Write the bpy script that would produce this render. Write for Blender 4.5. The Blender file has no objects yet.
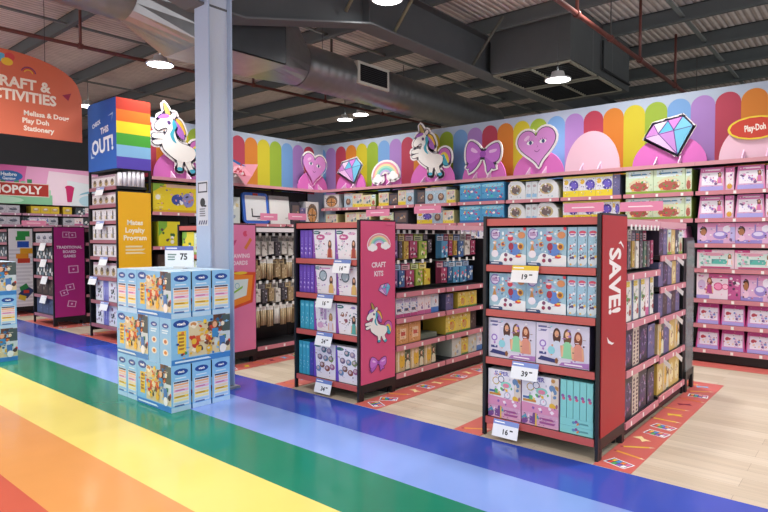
import bpy, bmesh, math, random
from mathutils import Vector, Matrix
from mathutils.geometry import tessellate_polygon
rnd = random.Random(7)
PI = math.pi
sc = bpy.context.scene
COL = sc.collection
# ------------------------------------------------------------------ camera
cam = bpy.data.cameras.new('camera'); co = bpy.data.objects.new('camera', cam); COL.objects.link(co)
cam.sensor_width = 36; cam.lens = 584.26/768*36; cam.clip_end = 200
co.location = (0, 0, 1.45)
co.rotation_euler = (math.radians(90-1.81), 0, math.radians(40.316))
sc.camera = co
# ------------------------------------------------------------------ light
w = bpy.data.worlds.new('world'); sc.world = w; w.use_nodes = True
w.node_tree.nodes['Background'].inputs[0].default_value = (0.93, 0.96, 1.0, 1)
w.node_tree.nodes['Background'].inputs[1].default_value = 1.35
sc.view_settings.view_transform = 'Standard'; sc.view_settings.look = 'None'
sc.view_settings.gamma = 1; sc.view_settings.use_curve_mapping = False
sc.view_settings.exposure = 0.1
LAMP_W = 44.0
try:
    sc.cycles.max_bounces = 6; sc.cycles.use_denoising = True
except Exception: pass

# ------------------------------------------------------------------ helpers
def lin(h):
    if isinstance(h, tuple): return h
    h = h.lstrip('#'); out = []
    for i in (0, 2, 4):
        c = int(h[i:i+2], 16)/255
        out.append(c/12.92 if c <= .04045 else ((c+.055)/1.055)**2.4)
    return tuple(out)

def material(name, rough=.5, metal=0., bump=0., spec=.5, noise=.0, nscale=30, alpha=None, coat=0.):
    m = bpy.data.materials.new(name); m.use_nodes = True
    nt = m.node_tree; b = nt.nodes['Principled BSDF']
    a = nt.nodes.new('ShaderNodeAttribute'); a.attribute_name = 'Col'
    out = a.outputs['Color']
    if noise:
        n = nt.nodes.new('ShaderNodeTexNoise'); n.inputs['Scale'].default_value = nscale
        tc = nt.nodes.new('ShaderNodeTexCoord'); nt.links.new(tc.outputs['Object'], n.inputs['Vector'])
        mr = nt.nodes.new('ShaderNodeMapRange'); mr.inputs[3].default_value = 1-noise; mr.inputs[4].default_value = 1+noise
        nt.links.new(n.outputs['Fac'], mr.inputs[0])
        mx = nt.nodes.new('ShaderNodeVectorMath'); mx.operation = 'SCALE'
        nt.links.new(out, mx.inputs[0]); nt.links.new(mr.outputs[0], mx.inputs['Scale']); out = mx.outputs[0]
        if bump:
            bp = nt.nodes.new('ShaderNodeBump'); bp.inputs['Strength'].default_value = bump
            nt.links.new(n.outputs['Fac'], bp.inputs['Height']); nt.links.new(bp.outputs[0], b.inputs['Normal'])
    nt.links.new(out, b.inputs['Base Color'])
    b.inputs['Roughness'].default_value = rough; b.inputs['Metallic'].default_value = metal
    b.inputs['Specular IOR Level'].default_value = spec
    b.inputs['Coat Weight'].default_value = coat
    if alpha is not None: b.inputs['Alpha'].default_value = alpha
    return m
M_card = material('printed_card', .38, noise=.03, nscale=25)
M_paint = material('powder_coat', .42, noise=.04, nscale=60)
M_board = material('printed_board', .5, noise=.025, nscale=8)
M_steel = material('painted_steel', .75, spec=.2, noise=.08, nscale=5)
M_galv = material('galvanised_steel', .36, metal=.8, noise=.15, nscale=9)
M_sheet = material('dull_sheet_metal', .6, metal=.3, noise=.15, nscale=4, spec=.25)
M_plastic = material('plastic', .25, noise=.02)
M_clear = material('clear_acrylic', .08, alpha=.18, noise=.01)
M_wall = material('painted_wall', .6, noise=.03, nscale=3)
M_matt = material('vinyl_sticker', .35, noise=.03, nscale=20)

class MB:
    def __init__(s): s.v = []; s.f = []; s.c = []; s.sm = []
    def poly(s, pts, col, smooth=False):
        n = len(s.v); s.v += [tuple(p) for p in pts]; s.f.append(tuple(range(n, n+len(pts)))); s.c.append(lin(col)); s.sm.append(smooth)
    def box(s, x0, x1, y0, y1, z0, z1, col, cols={}):
        n = len(s.v)
        s.v += [(x0,y0,z0),(x1,y0,z0),(x1,y1,z0),(x0,y1,z0),(x0,y0,z1),(x1,y0,z1),(x1,y1,z1),(x0,y1,z1)]
        for k, q in (('b',(3,2,1,0)),('t',(4,5,6,7)),('f',(0,1,5,4)),('r',(1,2,6,5)),('k',(2,3,7,6)),('l',(3,0,4,7))):
            s.f.append(tuple(n+i for i in q)); s.c.append(lin(cols.get(k, col))); s.sm.append(False)
    def tube(s, p, q, r, col, n=10, r2=None, caps=True):
        p = Vector(p); q = Vector(q); d = (q-p).normalized(); r2 = r if r2 is None else r2
        a = d.orthogonal().normalized(); b = d.cross(a); k = len(s.v)
        for i in range(n):
            t = 2*PI*i/n; e = a*math.cos(t)+b*math.sin(t)
            s.v.append(tuple(p+e*r)); s.v.append(tuple(q+e*r2))
        for i in range(n):
            j = (i+1) % n
            s.f.append((k+2*i, k+2*j, k+2*j+1, k+2*i+1)); s.c.append(lin(col)); s.sm.append(True)
        if caps:
            s.f.append(tuple(k+2*i for i in range(n))[::-1]); s.c.append(lin(col)); s.sm.append(False)
            s.f.append(tuple(k+2*i+1 for i in range(n))); s.c.append(lin(col)); s.sm.append(False)
    def path(s, pts, r, col, n=8):
        for a, b in zip(pts, pts[1:]): s.tube(a, b, r, col, n)
    def lathe(s, prof, col, n=28, c=(0,0,0), cols=None):
        k = len(s.v)
        for r, z in prof:
            for i in range(n):
                t = 2*PI*i/n; s.v.append((c[0]+r*math.cos(t), c[1]+r*math.sin(t), c[2]+z))
        for j in range(len(prof)-1):
            for i in range(n):
                i2 = (i+1) % n
                s.f.append((k+j*n+i, k+j*n+i2, k+(j+1)*n+i2, k+(j+1)*n+i)); s.c.append(lin(cols[j] if cols else col)); s.sm.append(True)
    def build(s, name, mat, parent=None, mods=None, loc=None, rz=None):
        me = bpy.data.meshes.new(name); me.from_pydata(s.v, [], s.f)
        at = me.color_attributes.new('Col', 'FLOAT_COLOR', 'CORNER')
        buf = []
        for p, c in zip(me.polygons, s.c): buf += [c[0], c[1], c[2], 1.0]*p.loop_total
        at.data.foreach_set('color', buf)
        me.polygons.foreach_set('use_smooth', s.sm)
        me.materials.append(mat); me.update()
        return link(name, me, parent, loc, rz)
def link(name, me, parent=None, loc=None, rz=None):
    o = bpy.data.objects.new(name, me); COL.objects.link(o); o.parent = parent
    if loc: o.location = loc
    if rz is not None: o.rotation_euler = (0, 0, rz)
    return o
LABELS = {}
def tag(o, label, cat, group=None, kind=None):
    LABELS.setdefault(label, []).append(o.name)
    o['label'] = label; o['category'] = cat
    if group: o['group'] = group
    if kind: o['kind'] = kind
    return o
def struct(o): o['kind'] = 'structure'; return o
def thing(name, label, cat, loc=(0,0,0), rz=0, group=None):
    o = bpy.data.objects.new(name, None); COL.objects.link(o); o.empty_display_size = .1
    o.location = loc; o.rotation_euler = (0, 0, rz)
    return tag(o, label, cat, group)

# -------- flat artwork: list of ops in unit coordinates stamped on a rectangle
TXT = {}
def text_tris(s, bold=.035):
    if (s, bold) in TXT: return TXT[(s, bold)]
    cu = bpy.data.curves.new('t', 'FONT'); cu.body = s; cu.size = 1; cu.resolution_u = 2; cu.offset = bold
    cu.align_x = 'CENTER'
    o = bpy.data.objects.new('t', cu); COL.objects.link(o)
    dg = bpy.context.evaluated_depsgraph_get(); dg.update()
    me = o.evaluated_get(dg).to_mesh()
    vs = [(v.co.x, v.co.y) for v in me.vertices]; fs = [tuple(p.vertices) for p in me.polygons]
    o.evaluated_get(dg).to_mesh_clear()
    bpy.data.objects.remove(o); bpy.data.curves.remove(cu)
    xs = [v[0] for v in vs] or [0]; 
    x0, x1 = min(xs), max(xs)
    vs = [((x-(x0+x1)/2)/.72, y/.72) for x, y in vs]   # cap height about 1
    TXT[(s, bold)] = (vs, fs, (x1-x0)/.72)
    return TXT[(s, bold)]
def clip(pts, x0, y0, x1, y1):
    def cut(ps, f, g):
        out = []
        for i in range(len(ps)):
            a, b = ps[i-1], ps[i]
            if f(b):
                if not f(a): out.append(g(a, b))
                out.append(b)
            elif f(a): out.append(g(a, b))
        return out
    def ix(v): return lambda a, b: (v, a[1]+(b[1]-a[1])*(v-a[0])/(b[0]-a[0]))
    def iy(v): return lambda a, b: (a[0]+(b[0]-a[0])*(v-a[1])/(b[1]-a[1]), v)
    for f, g in ((lambda p: p[0] >= x0, ix(x0)), (lambda p: p[0] <= x1, ix(x1)), (lambda p: p[1] >= y0, iy(y0)), (lambda p: p[1] <= y1, iy(y1))):
        if not pts: return pts
        pts = cut(pts, f, g)
    return pts
def smooth(pts, k=4):
    n = len(pts); out = []
    for i in range(n):
        p0, p1, p2, p3 = pts[i-1], pts[i], pts[(i+1) % n], pts[(i+2) % n]
        for j in range(k):
            t = j/k
            out.append(tuple(.5*((2*p1[a])+(-p0[a]+p2[a])*t+(2*p0[a]-5*p1[a]+4*p2[a]-p3[a])*t*t+(-p0[a]+3*p1[a]-3*p2[a]+p3[a])*t**3) for a in (0, 1)))
    return out
def area2(p): return sum(p[i-1][0]*p[i][1]-p[i][0]*p[i-1][1] for i in range(len(p)))
def inflate(p, d):
    if area2(p) < 0: p = p[::-1]
    n = len(p); out = []
    for i in range(n):
        a, b, c = p[i-1], p[i], p[(i+1) % n]
        tx, ty = c[0]-a[0], c[1]-a[1]; l = math.hypot(tx, ty) or 1
        out.append((b[0]+ty/l*d, b[1]-tx/l*d))
    return out
def ell(cx, cy, rx, ry, n=14, a0=0, a1=2*PI, rot=0):
    o = []
    for i in range(n):
        t = a0+(a1-a0)*i/(n if abs(a1-a0-2*PI) < 1e-6 else n-1)
        x, y = rx*math.cos(t), ry*math.sin(t)
        o.append((cx+x*math.cos(rot)-y*math.sin(rot), cy+x*math.sin(rot)+y*math.cos(rot)))
    return o
def arcband(cx, cy, r0, r1, a0, a1, n=12):
    return ell(cx, cy, r1, r1, n, a0, a1)+ell(cx, cy, r0, r0, n, a1, a0)
SKIN = ['#e9b792', '#c98d66', '#f0c8a8', '#a8704c']
def art(mb, o, u, v, nrm, w, h, ops, eps=.00006, start=.0003):
    """stamp ops on the rectangle with corner o, unit axes u, v and size w, h"""
    o = Vector(o); u = Vector(u); v = Vector(v); nrm = Vector(nrm); st = [0]; m = min(w, h)
    def put(pts, col, doclip=True):
        if doclip: pts = clip(list(pts), 0, 0, w, h)
        if len(pts) < 3: return
        if area2(pts) < 0: pts = pts[::-1]
        off = nrm*(start+eps*st[0]); st[0] += 1
        P = [o+u*x+v*y+off for x, y in pts]
        if len(pts) > 4:
            for t in tessellate_polygon([[Vector((x, y, 0)) for x, y in pts]]):
                q = [pts[i] for i in t]
                if area2(q) < 0: t = t[::-1]
                mb.poly([P[i] for i in t], col)
        else: mb.poly(P, col)
    for op in ops:
        k = op[0]
        if k == 'r': _, x0, y0, x1, y1, c = op; put([(x0*w, y0*h), (x1*w, y0*h), (x1*w, y1*h), (x0*w, y1*h)], c)
        elif k == 'e': put(ell(op[1]*w, op[2]*h, op[3]*w, op[4]*h), op[5])
        elif k == 'c': put(ell(op[1]*w, op[2]*h, op[3]*m, op[3]*m), op[4])
        elif k == 'o':
            put(ell(op[1]*w, op[2]*h, op[3]*m, op[3]*m), op[4]); put(ell(op[1]*w, op[2]*h, op[3]*m*.78, op[3]*m*.78), op[5])
        elif k == 'p': put([(x*w, y*h) for x, y in op[1]], op[2])
        elif k == 't':       # text, centre x, baseline y, cap height (of h), colour, optional rot, optional max width (of w)
            s, cx, cy, ch, c = op[1:6]; rot = op[6] if len(op) > 6 else 0; mw = op[7] if len(op) > 7 else None
            vs, fs, tw = text_tris(s); S = ch*h; sx = S
            if mw: sx = min(S, mw*(w if rot == 0 else h)/tw)
            cr, sr = math.cos(rot), math.sin(rot); off = nrm*(start+eps*st[0]); st[0] += 1
            P = [o+u*(cx*w+x*sx*cr-y*S*sr)+v*(cy*h+x*sx*sr+y*S*cr)+off for x, y in vs]
            for f in fs:
                q = [P[i] for i in f]
                if (q[1]-q[0]).cross(q[2]-q[0]).dot(nrm) < 0: q = q[::-1]
                mb.poly(q, c)
        elif k == 'f':       # printed person: cx, base, height, hair, skin, clothes
            _, cx, b, H, hr, sk, dr = op; cx *= w; b *= h; H *= h
            put(ell(cx, b+H*.70, H*.14, H*.28), hr)
            put([(cx-H*.2, b), (cx+H*.2, b), (cx+H*.17, b+H*.42), (cx+H*.06, b+H*.55), (cx-H*.06, b+H*.55), (cx-H*.17, b+H*.42)], dr)
            put(ell(cx, b+H*.78, H*.075, H*.115, 10), sk); put(ell(cx, b+H*.735, H*.03, H*.012, 6), '#b04a50')
            put([(cx-H*.21, b+H*.05), (cx-H*.15, b+H*.05), (cx-H*.12, b+H*.42), (cx-H*.18, b+H*.42)], sk)
            put([(cx+H*.15, b+H*.05), (cx+H*.21, b+H*.05), (cx+H*.18, b+H*.42), (cx+H*.12, b+H*.42)], sk)
        elif k == 'b':       # scattered printed toys: x0,y0,x1,y1,n,radius,palette,seed
            _, x0, y0, x1, y1, n, rr, pal, seed = op; R = random.Random(seed)
            for i in range(n):
                cx, cy = R.uniform(x0, x1)*w, R.uniform(y0, y1)*h; a = R.uniform(.5, 1)*rr*m; b2 = a*R.uniform(.5, 1.2); c = R.choice(pal)
                if R.random() < .6: put(ell(cx, cy, a, b2, 9, rot=R.uniform(0, 3)), c)
                else: put(ell(cx, cy, a, b2, 4, rot=R.uniform(0, 3)), c)
        elif k == 'l':       # lines of small print shown as thin bars
            _, x0, y0, x1, y1, n, c = op; R = random.Random(int(x0*1000+n))
            for i in range(n):
                y = y0+(y1-y0)*(i+.5)/n; t = (y1-y0)/n*.28; put([(x0*w, (y-t)*h), (w*(x1-(x1-x0)*R.uniform(0, .3)), (y-t)*h), (w*(x1-(x1-x0)*R.uniform(0, .3)), (y+t)*h), (x0*w, (y+t)*h)], c)
        elif k == 'F':       # figure from the sticker library: name, x0, y0, width, height (unit) - outlined
            _, nm, x0, y0, ww, hh = op
            shp = FIG[nm]
            for pts, c in shp: put(inflate([((x0+x*ww)*w, (y0+y*hh)*h) for x, y in pts], m*.012), '#ffffff' if nm in ('rainbow',) else '#3a2a58', False)
            for pts, c in shp: put([((x0+x*ww)*w, (y0+y*hh)*h) for x, y in pts], c, False)

# -------- figures (unit box, y up)
def U(pts, W, H, k=4, x0=0, y0=0): return smooth([((x-x0)/W, 1-(y-y0)/H) for x, y in pts], k)
FIG = {}
def ux(p, k=3): return U(p, 310, 450, k, 25, 30)
FIG['unicorn'] = [
 (ux([(165,385),(200,392),(195,430),(192,462),(166,460),(168,425)]), '#f4efe9'),
 (ux([(215,385),(255,370),(245,400),(258,440),(270,462),(250,476),(228,445),(212,410)]), '#f4efe9'),
 (ux([(92,228),(55,234),(30,238),(28,262),(60,266),(90,262)]), '#f4efe9'),
 (ux([(85,270),(50,275),(28,288),(45,306),(80,296)]), '#f4efe9'),
 (ux([(240,295),(255,260),(290,248),(322,275),(332,330),(318,372),(302,310),(278,284),(255,305)]), '#c76bb5'),
 (ux([(258,300),(280,280),(306,300),(320,350),(312,378),(295,340),(283,308)]), '#ecd23c'),
 (ux([(262,312),(282,300),(298,340),(314,385),(290,392),(272,365),(280,335)]), '#3fa9c0'),
 (ux([(118,98),(95,108),(72,135),(48,165),(42,195),(62,212),(84,196),(104,188),(112,200),(98,235),(82,275),(88,325),(120,362),(165,395),(210,402),(250,388),(273,352),(268,312),(235,290),(195,278),(168,255),(155,215),(150,160),(140,115)], 3), '#f7f3ee'),
 (ux([(104,104),(90,34),(104,36),(130,94)], 2), '#b49a55'),
 (ux([(132,102),(150,78),(164,94),(150,122)], 2), '#f2e2e4'),
 (ux([(60,132),(78,106),(112,98),(122,116),(90,130)]), '#a86cc4'),
 (ux([(160,118),(190,133),(208,175),(216,212),(200,216),(188,180),(168,150)]), '#e6b83f'),
 (ux([(150,130),(180,158),(206,210),(206,250),(184,240),(164,210),(170,180)]), '#b06cc6'),
 (ux([(148,128),(165,165),(152,200),(147,240),(162,282),(138,264),(126,225),(140,190),(138,150)]), '#43aec6'),
 (ux([(110,146),(120,138),(130,148),(128,162),(116,164)]), '#5a3a7a'),
 (ux([(168,440),(192,442),(192,462),(166,460)], 2), '#43aec6'),
 (ux([(236,452),(262,446),(270,462),(250,476)], 2), '#43aec6'),
]
def heart(cx=.5, cy=.5, s=.5):
    o = []
    for i in range(40):
        t = 2*PI*i/40; x = 16*math.sin(t)**3; y = 13*math.cos(t)-5*math.cos(2*t)-2*math.cos(3*t)-math.cos(4*t)
        o.append((cx+x/17*s, cy+(y+2)/15.5*s))
    return o
FIG['heart'] = [(heart(), '#d78bd2')]
def heart_face():
    o = [(heart(), '#d98fd6'), (ell(.27, .77, .09, .045, 10, rot=.6), '#efc2ea')]
    for x, y in ((.34, .64), (.66, .62)):
        o.append((ell(x, y, .085, .05, 12), '#fdfdfd')); o.append((ell(x+.01, y, .04, .05, 10), '#3c4a78'))
        for k in range(5):
            a = PI*(.15+.7*k/4); c, s = math.cos(a), math.sin(a)
            o.append(([(x+.08*c-.006*s, y+.05*s+.006*c), (x+.12*c, y+.11*s), (x+.08*c+.006*s, y+.05*s-.006*c)], '#3a2a58'))
    o.append((arcband(.5, .45, .055, .07, PI*1.1, PI*1.9, 8), '#7a2f78'))
    o.append(([(.5, .6), (.53, .5), (.49, .49), (.52, .505)], '#7a2f78'))
    return o
FACE = heart_face()
D = [(0.02,.52),(.2,.86),(.8,1.),(1.,.72),(.7,.0)]
FIG['diamond'] = [(D, '#dca6dc'),
 ([(.02,.52),(.2,.86),(.3,.6)], '#c983cd'), ([(.2,.86),(.5,.93),(.3,.6)], '#f2d6ee'), ([(.3,.6),(.5,.93),(.62,.66)], '#62bfe0'),
 ([(.5,.93),(.8,1.),(.62,.66)], '#d58ad8'), ([(.8,1.),(1.,.72),(.62,.66)], '#7cc8ea'), ([(.02,.52),(.3,.6),(.7,0)], '#e6bde6'),
 ([(.3,.6),(.62,.66),(.7,0)], '#c48bd2'), ([(.62,.66),(1.,.72),(.7,0)], '#70bede')]
for a, b in (((.02,.52),(1.,.72)), ((.3,.6),(.7,0)), ((.62,.66),(.7,0)), ((.3,.6),(.2,.86)), ((.3,.6),(.5,.93)), ((.62,.66),(.5,.93)), ((.62,.66),(.8,1.))):
    dx, dy = b[0]-a[0], b[1]-a[1]; l = math.hypot(dx, dy); nx, ny = -dy/l*.009, dx/l*.009
    FIG['diamond'].append(([(a[0]+nx, a[1]+ny), (a[0]-nx, a[1]-ny), (b[0]-nx, b[1]-ny), (b[0]+nx, b[1]+ny)], '#5a3a86'))
def cloud(cx, cy, s): 
    return [(ell(cx+dx*s, cy+dy*s, r*s, r*s, 12), '#fbfafa') for dx, dy, r in ((-.6, -.1, .5), (.6, -.1, .5), (0, .35, .6), (0, -.3, .55))]
FIG['rainbow'] = [(arcband(.52, .3, .56-.075*(i+1), .56-.075*i, -.1, PI+.1, 14), c) for i, c in enumerate(['#e89aa8', '#f3d9a0', '#a8dcc0', '#7cc9c4', '#c7b4e4'])]+cloud(.2, .22, .2)+cloud(.84, .3, .2)
FIG['bow'] = [
 (smooth([(.45,.5),(.3,.2),(.1,.05),(.12,.2),(.02,.18),(.25,.55)], 2), '#b45cc0'), (smooth([(.55,.5),(.62,.2),(.64,.0),(.75,.14),(.86,.1),(.78,.35),(.62,.55)], 2), '#b45cc0'),
 (smooth([(.48,.62),(.35,.85),(.15,.98),(.04,.8),(.03,.45),(.12,.32),(.3,.4),(.46,.52)], 3), '#c873d2'),
 (smooth([(.56,.62),(.7,.78),(.92,.85),(.99,.65),(.95,.38),(.8,.3),(.66,.4),(.56,.52)], 3), '#c873d2'),
 (smooth([(.2,.8),(.36,.66),(.3,.62),(.16,.7)], 2), '#eebff0'), (smooth([(.7,.66),(.9,.68),(.86,.6),(.7,.58)], 2), '#eebff0'),
 (ell(.51, .57, .09, .1, 12), '#a04cb4')]

def board(shapes, W, H, border=.03, out=.008, name='picture_panel', parent=None, T=.012, white='#f3ecec', outc='#33264e'):
    """free-standing printed board cut to the figure's outline; faces -Y, base at z=0"""
    mb = MB(); S = [([(x*W-W/2, y*H) for x, y in p], c) for p, c in shapes]
    for k, (p, c) in enumerate(S):
        q = inflate(p, border); t = T-.00005*k
        tri = tessellate_polygon([[Vector((x, y, 0)) for x, y in q]])
        for tr in tri:
            for y in (0, t):
                pp = [(q[i][0], y, q[i][1]) for i in tr]
                mb.poly(pp if y else pp[::-1], white)
        for i in range(len(q)):
            a, b = q[i-1], q[i]; mb.poly([(a[0], 0, a[1]), (b[0], 0, b[1]), (b[0], t, b[1]), (a[0], t, a[1])], white)
    lay = [0]
    def flat(p, c):
        lay[0] += 1; y = -.001-.0003*lay[0]
        for tr in tessellate_polygon([[Vector((x, z, 0)) for x, z in p]]):
            mb.poly([(p[i][0], y, p[i][1]) for i in tr], c)
    if out:
        for p, c in S: 
            if abs(area2(p)) > .0012: flat(inflate(p, out), outc)
    for p, c in S: flat(p, c)
    return mb.build(name, M_board, parent)
def arch_stand(parent, W, H, col='#dd6fc0'):
    mb = MB(); pts = [(-W/2, 0)]+[(W/2*math.cos(t), H*math.sin(t)) for t in [PI*(1-i/24) for i in range(25)]]
    pts = pts[1:]
    P0 = [(x, .03, z) for x, z in pts]; P1 = [(x, .05, z) for x, z in pts]
    mb.poly(P0[::-1], col); mb.poly(P1, col)
    for i in range(len(pts)-1): mb.poly([P0[i], P0[i+1], P1[i+1], P1[i]], col)
    mb.poly([P0[0], P1[0], P1[-1], P0[-1]], col)
    o = mb.build('arch_backing', M_board, parent)
    for s in (-1, 1):
        f = MB(); x = s*W*.16
        f.poly([(x-.002, -.10, 0), (x-.002, .03, 0), (x-.002, .03, .11)], '#f0c7e2'); f.poly([(x+.012, -.10, 0), (x+.012, .03, .11), (x+.012, .03, 0)], '#f0c7e2')
        f.poly([(x-.002, -.10, 0), (x-.002, .03, .11), (x+.012, .03, .11), (x+.012, -.10, 0)], '#f0c7e2')
        f.build('support_foot', M_board, parent)
    return o
# ------------------------------------------------------------------ structure
def floor_material():
    m = bpy.data.materials.new('rainbow_vinyl_and_oak'); m.use_nodes = True; nt = m.node_tree; N = nt.nodes; L = nt.links; b = N['Principled BSDF']
    tc = N.new('ShaderNodeTexCoord'); sx = N.new('ShaderNodeSeparateXYZ'); L.new(tc.outputs['Object'], sx.inputs[0])
    mr = N.new('ShaderNodeMapRange'); mr.inputs[1].default_value = -.325; mr.inputs[2].default_value = 3.675; L.new(sx.outputs['Y'], mr.inputs[0])
    cr = N.new('ShaderNodeValToRGB'); cr.color_ramp.interpolation = 'CONSTANT'
    cols = ['#c05c48', '#c05c48', '#c05c48', '#d39254', '#dece72', '#1f7a60', '#7f9bdc', '#3a52b4']
    E = cr.color_ramp.elements
    while len(E) < 8: E.new(.5)
    for i, c in enumerate(cols): E[i].position = i/8; E[i].color = (*lin(c), 1)
    L.new(mr.outputs[0], cr.inputs[0])
    n1 = N.new('ShaderNodeTexNoise'); n1.inputs['Scale'].default_value = 2.2; n1.inputs['Detail'].default_value = 5; L.new(tc.outputs['Object'], n1.inputs['Vector'])
    m1 = N.new('ShaderNodeMapRange'); m1.inputs[3].default_value = .9; m1.inputs[4].default_value = 1.1; L.new(n1.outputs['Fac'], m1.inputs[0])
    v1 = N.new('ShaderNodeVectorMath'); v1.operation = 'SCALE'; L.new(cr.outputs[0], v1.inputs[0]); L.new(m1.outputs[0], v1.inputs['Scale'])
    # oak planks running along x
    br = N.new('ShaderNodeTexBrick'); br.inputs['Scale'].default_value = 1; br.inputs['Brick Width'].default_value = 1.2; br.inputs['Row Height'].default_value = .15
    br.inputs['Mortar Size'].default_value = .0012; br.inputs['Color1'].default_value = (*lin('#bfb09a'), 1); br.inputs['Color2'].default_value = (*lin('#cfc2ae'), 1); br.inputs['Mortar'].default_value = (*lin('#978672'), 1)
    L.new(tc.outputs['Object'], br.inputs['Vector'])
    mp = N.new('ShaderNodeMapping'); mp.inputs['Scale'].default_value = (1.2, 22, 1); L.new(tc.outputs['Object'], mp.inputs[0])
    n2 = N.new('ShaderNodeTexNoise'); n2.inputs['Scale'].default_value = 1.5; n2.inputs['Detail'].default_value = 6; L.new(mp.outputs[0], n2.inputs['Vector'])
    m2 = N.new('ShaderNodeMapRange'); m2.inputs[3].default_value = .78; m2.inputs[4].default_value = 1.2; L.new(n2.outputs['Fac'], m2.inputs[0])
    v2 = N.new('ShaderNodeVectorMath'); v2.operation = 'SCALE'; L.new(br.outputs[0], v2.inputs[0]); L.new(m2.outputs[0], v2.inputs['Scale'])
    gt = N.new('ShaderNodeMath'); gt.operation = 'GREATER_THAN'; gt.inputs[1].default_value = 3.675; L.new(sx.outputs['Y'], gt.inputs[0])
    mx = N.new('ShaderNodeMix'); mx.data_type = 'RGBA'; L.new(gt.outputs[0], mx.inputs[0]); L.new(v1.outputs[0], mx.inputs[6]); L.new(v2.outputs[0], mx.inputs[7])
    L.new(mx.outputs[2], b.inputs['Base Color'])
    rr = N.new('ShaderNodeMapRange'); rr.inputs[3].default_value = .1; rr.inputs[4].default_value = .2; L.new(n1.outputs['Fac'], rr.inputs[0])
    r2 = N.new('ShaderNodeMath'); r2.operation = 'MULTIPLY_ADD'; r2.inputs[1].default_value = .2; L.new(gt.outputs[0], r2.inputs[0]); L.new(rr.outputs[0], r2.inputs[2])
    L.new(r2.outputs[0], b.inputs['Roughness']); b.inputs['Specular IOR Level'].default_value = .38
    return m
mb = MB(); mb.box(-20, 6, -3, 16, -.1, 0, '#cccccc'); fl = mb.build('floor', floor_material()); struct(fl)

def roof_material():
    m = bpy.data.materials.new('foil_backed_roof_sheet'); m.use_nodes = True; nt = m.node_tree; N = nt.nodes; L = nt.links; b = N['Principled BSDF']
    tc = N.new('ShaderNodeTexCoord'); wv = N.new('ShaderNodeTexWave'); wv.bands_direction = 'X'; wv.inputs['Scale'].default_value = 3.2; wv.inputs['Distortion'].default_value = .3
    L.new(tc.outputs['Object'], wv.inputs['Vector'])
    n = N.new('ShaderNodeTexNoise'); n.inputs['Scale'].default_value = 6; L.new(tc.outputs['Object'], n.inputs['Vector'])
    cr = N.new('ShaderNodeValToRGB'); cr.color_ramp.elements[0].position = .0; cr.color_ramp.elements[0].color = (*lin('#a79d9b'), 1); cr.color_ramp.elements[1].position = .25; cr.color_ramp.elements[1].color = (*lin('#dcd2cf'), 1)
    L.new(wv.outputs['Fac'], cr.inputs[0])
    mr = N.new('ShaderNodeMapRange'); mr.inputs[3].default_value = .8; mr.inputs[4].default_value = 1.2; L.new(n.outputs['Fac'], mr.inputs[0])
    v = N.new('ShaderNodeVectorMath'); v.operation = 'SCALE'; L.new(cr.outputs[0], v.inputs[0]); L.new(mr.outputs[0], v.inputs['Scale']); L.new(v.outputs[0], b.inputs['Base Color'])
    bp = N.new('ShaderNodeBump'); bp.inputs['Strength'].default_value = .5; bp.inputs['Distance'].default_value = .03; L.new(wv.outputs['Fac'], bp.inputs['Height']); L.new(bp.outputs[0], b.inputs['Normal'])
    b.inputs['Roughness'].default_value = .55
    return m
mb = MB(); mb.box(-20, 6, -3, 16, 4.9, 4.98, '#b0a6a4'); roof = mb.build('ceiling', roof_material()); struct(roof)
PURL = '#626869'
for k in range(13):
    y = -2.0+1.45*k; p = MB()
    p.box(-20, 6, y-.006, y+.006, 4.66, 4.9, PURL); p.box(-20, 6, y-.07, y+.006, 4.655, 4.67, PURL); p.box(-20, 6, y-.006, y+.07, 4.885, 4.899, PURL); p.box(-20, 6, y-.075, y-.06, 4.67, 4.69, PURL)
    struct(p.build('purlin', M_steel, roof))
for x in (-16.5, -12.8, -9.6, -6.9, -2.3, .8, 3.6):
    p = MB(); p.box(x-.03, x+.03, -2.9, 15.9, 4.72, 4.745, '#7a8080'); struct(p.build('bridging_bar', M_steel, roof))
# far walls of the shed
def wall(name, b, col): mb = MB(); mb.box(*b, col); return struct(mb.build(name, M_wall))
wall('wall_far', (-20.1, 6.1, 16, 16.1, 0, 4.98), '#66696c')
wall('wall_left', (-20.1, -20, -3, 16, 0, 4.98), '#66686c')
# partition walls with painted scallops
SC = ['#b83f56', '#d8822a', '#d2c42c', '#98b436', '#76a4d8', '#ab82c6']
def scallop_wall(name, u0, n, fixed, axis, zt=3.25, depth=.08, first=0, length=None):
    mb = MB(); L = length; 
    if axis == 'Y': mb.box(fixed[0], fixed[1], u0, u0+L, 0, zt, '#b4c3d6')
    else: mb.box(u0, u0+L, fixed[0], fixed[1], 0, zt, '#b4c3d6')
    W = .269; ops = []
    for i in range(n):
        c = SC[(first+i) % 6]; x0 = i*W
        if x0+W > L+.01: break
        pts = [(x0, 2.28), (x0+W, 2.28)]+[(x0+W/2+W/2*math.cos(t), 3.05+W/2*math.sin(t)) for t in [PI*j/12 for j in range(13)]]
        ops.append(('p', [(x/L, y/zt) for x, y in pts], c))
    if axis == 'Y': art(mb, (fixed[1], u0, 0), (0,1,0), (0,0,1), (1,0,0), L, zt, ops, eps=.00001, start=.002)
    else: art(mb, (u0, fixed[0], 0), (1,0,0), (0,0,1), (0,-1,0), L, zt, ops, eps=.00001, start=.002)
    return struct(mb.build(name, M_wall))
scallop_wall('wall_craft_left', 4.26, 15, (-8.43, -8.35), 'Y', first=0, length=3.74)   # red begins at y 5.88
scallop_wall('wall_craft_back', -8.54, 40, (8.0, 8.08), 'X', first=4, length=10.1)
# monopoly side partition
wall('wall_games', (-15.35, -15.25, 2.2, 8.0, 0, 3.1), '#3a3c40')

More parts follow.
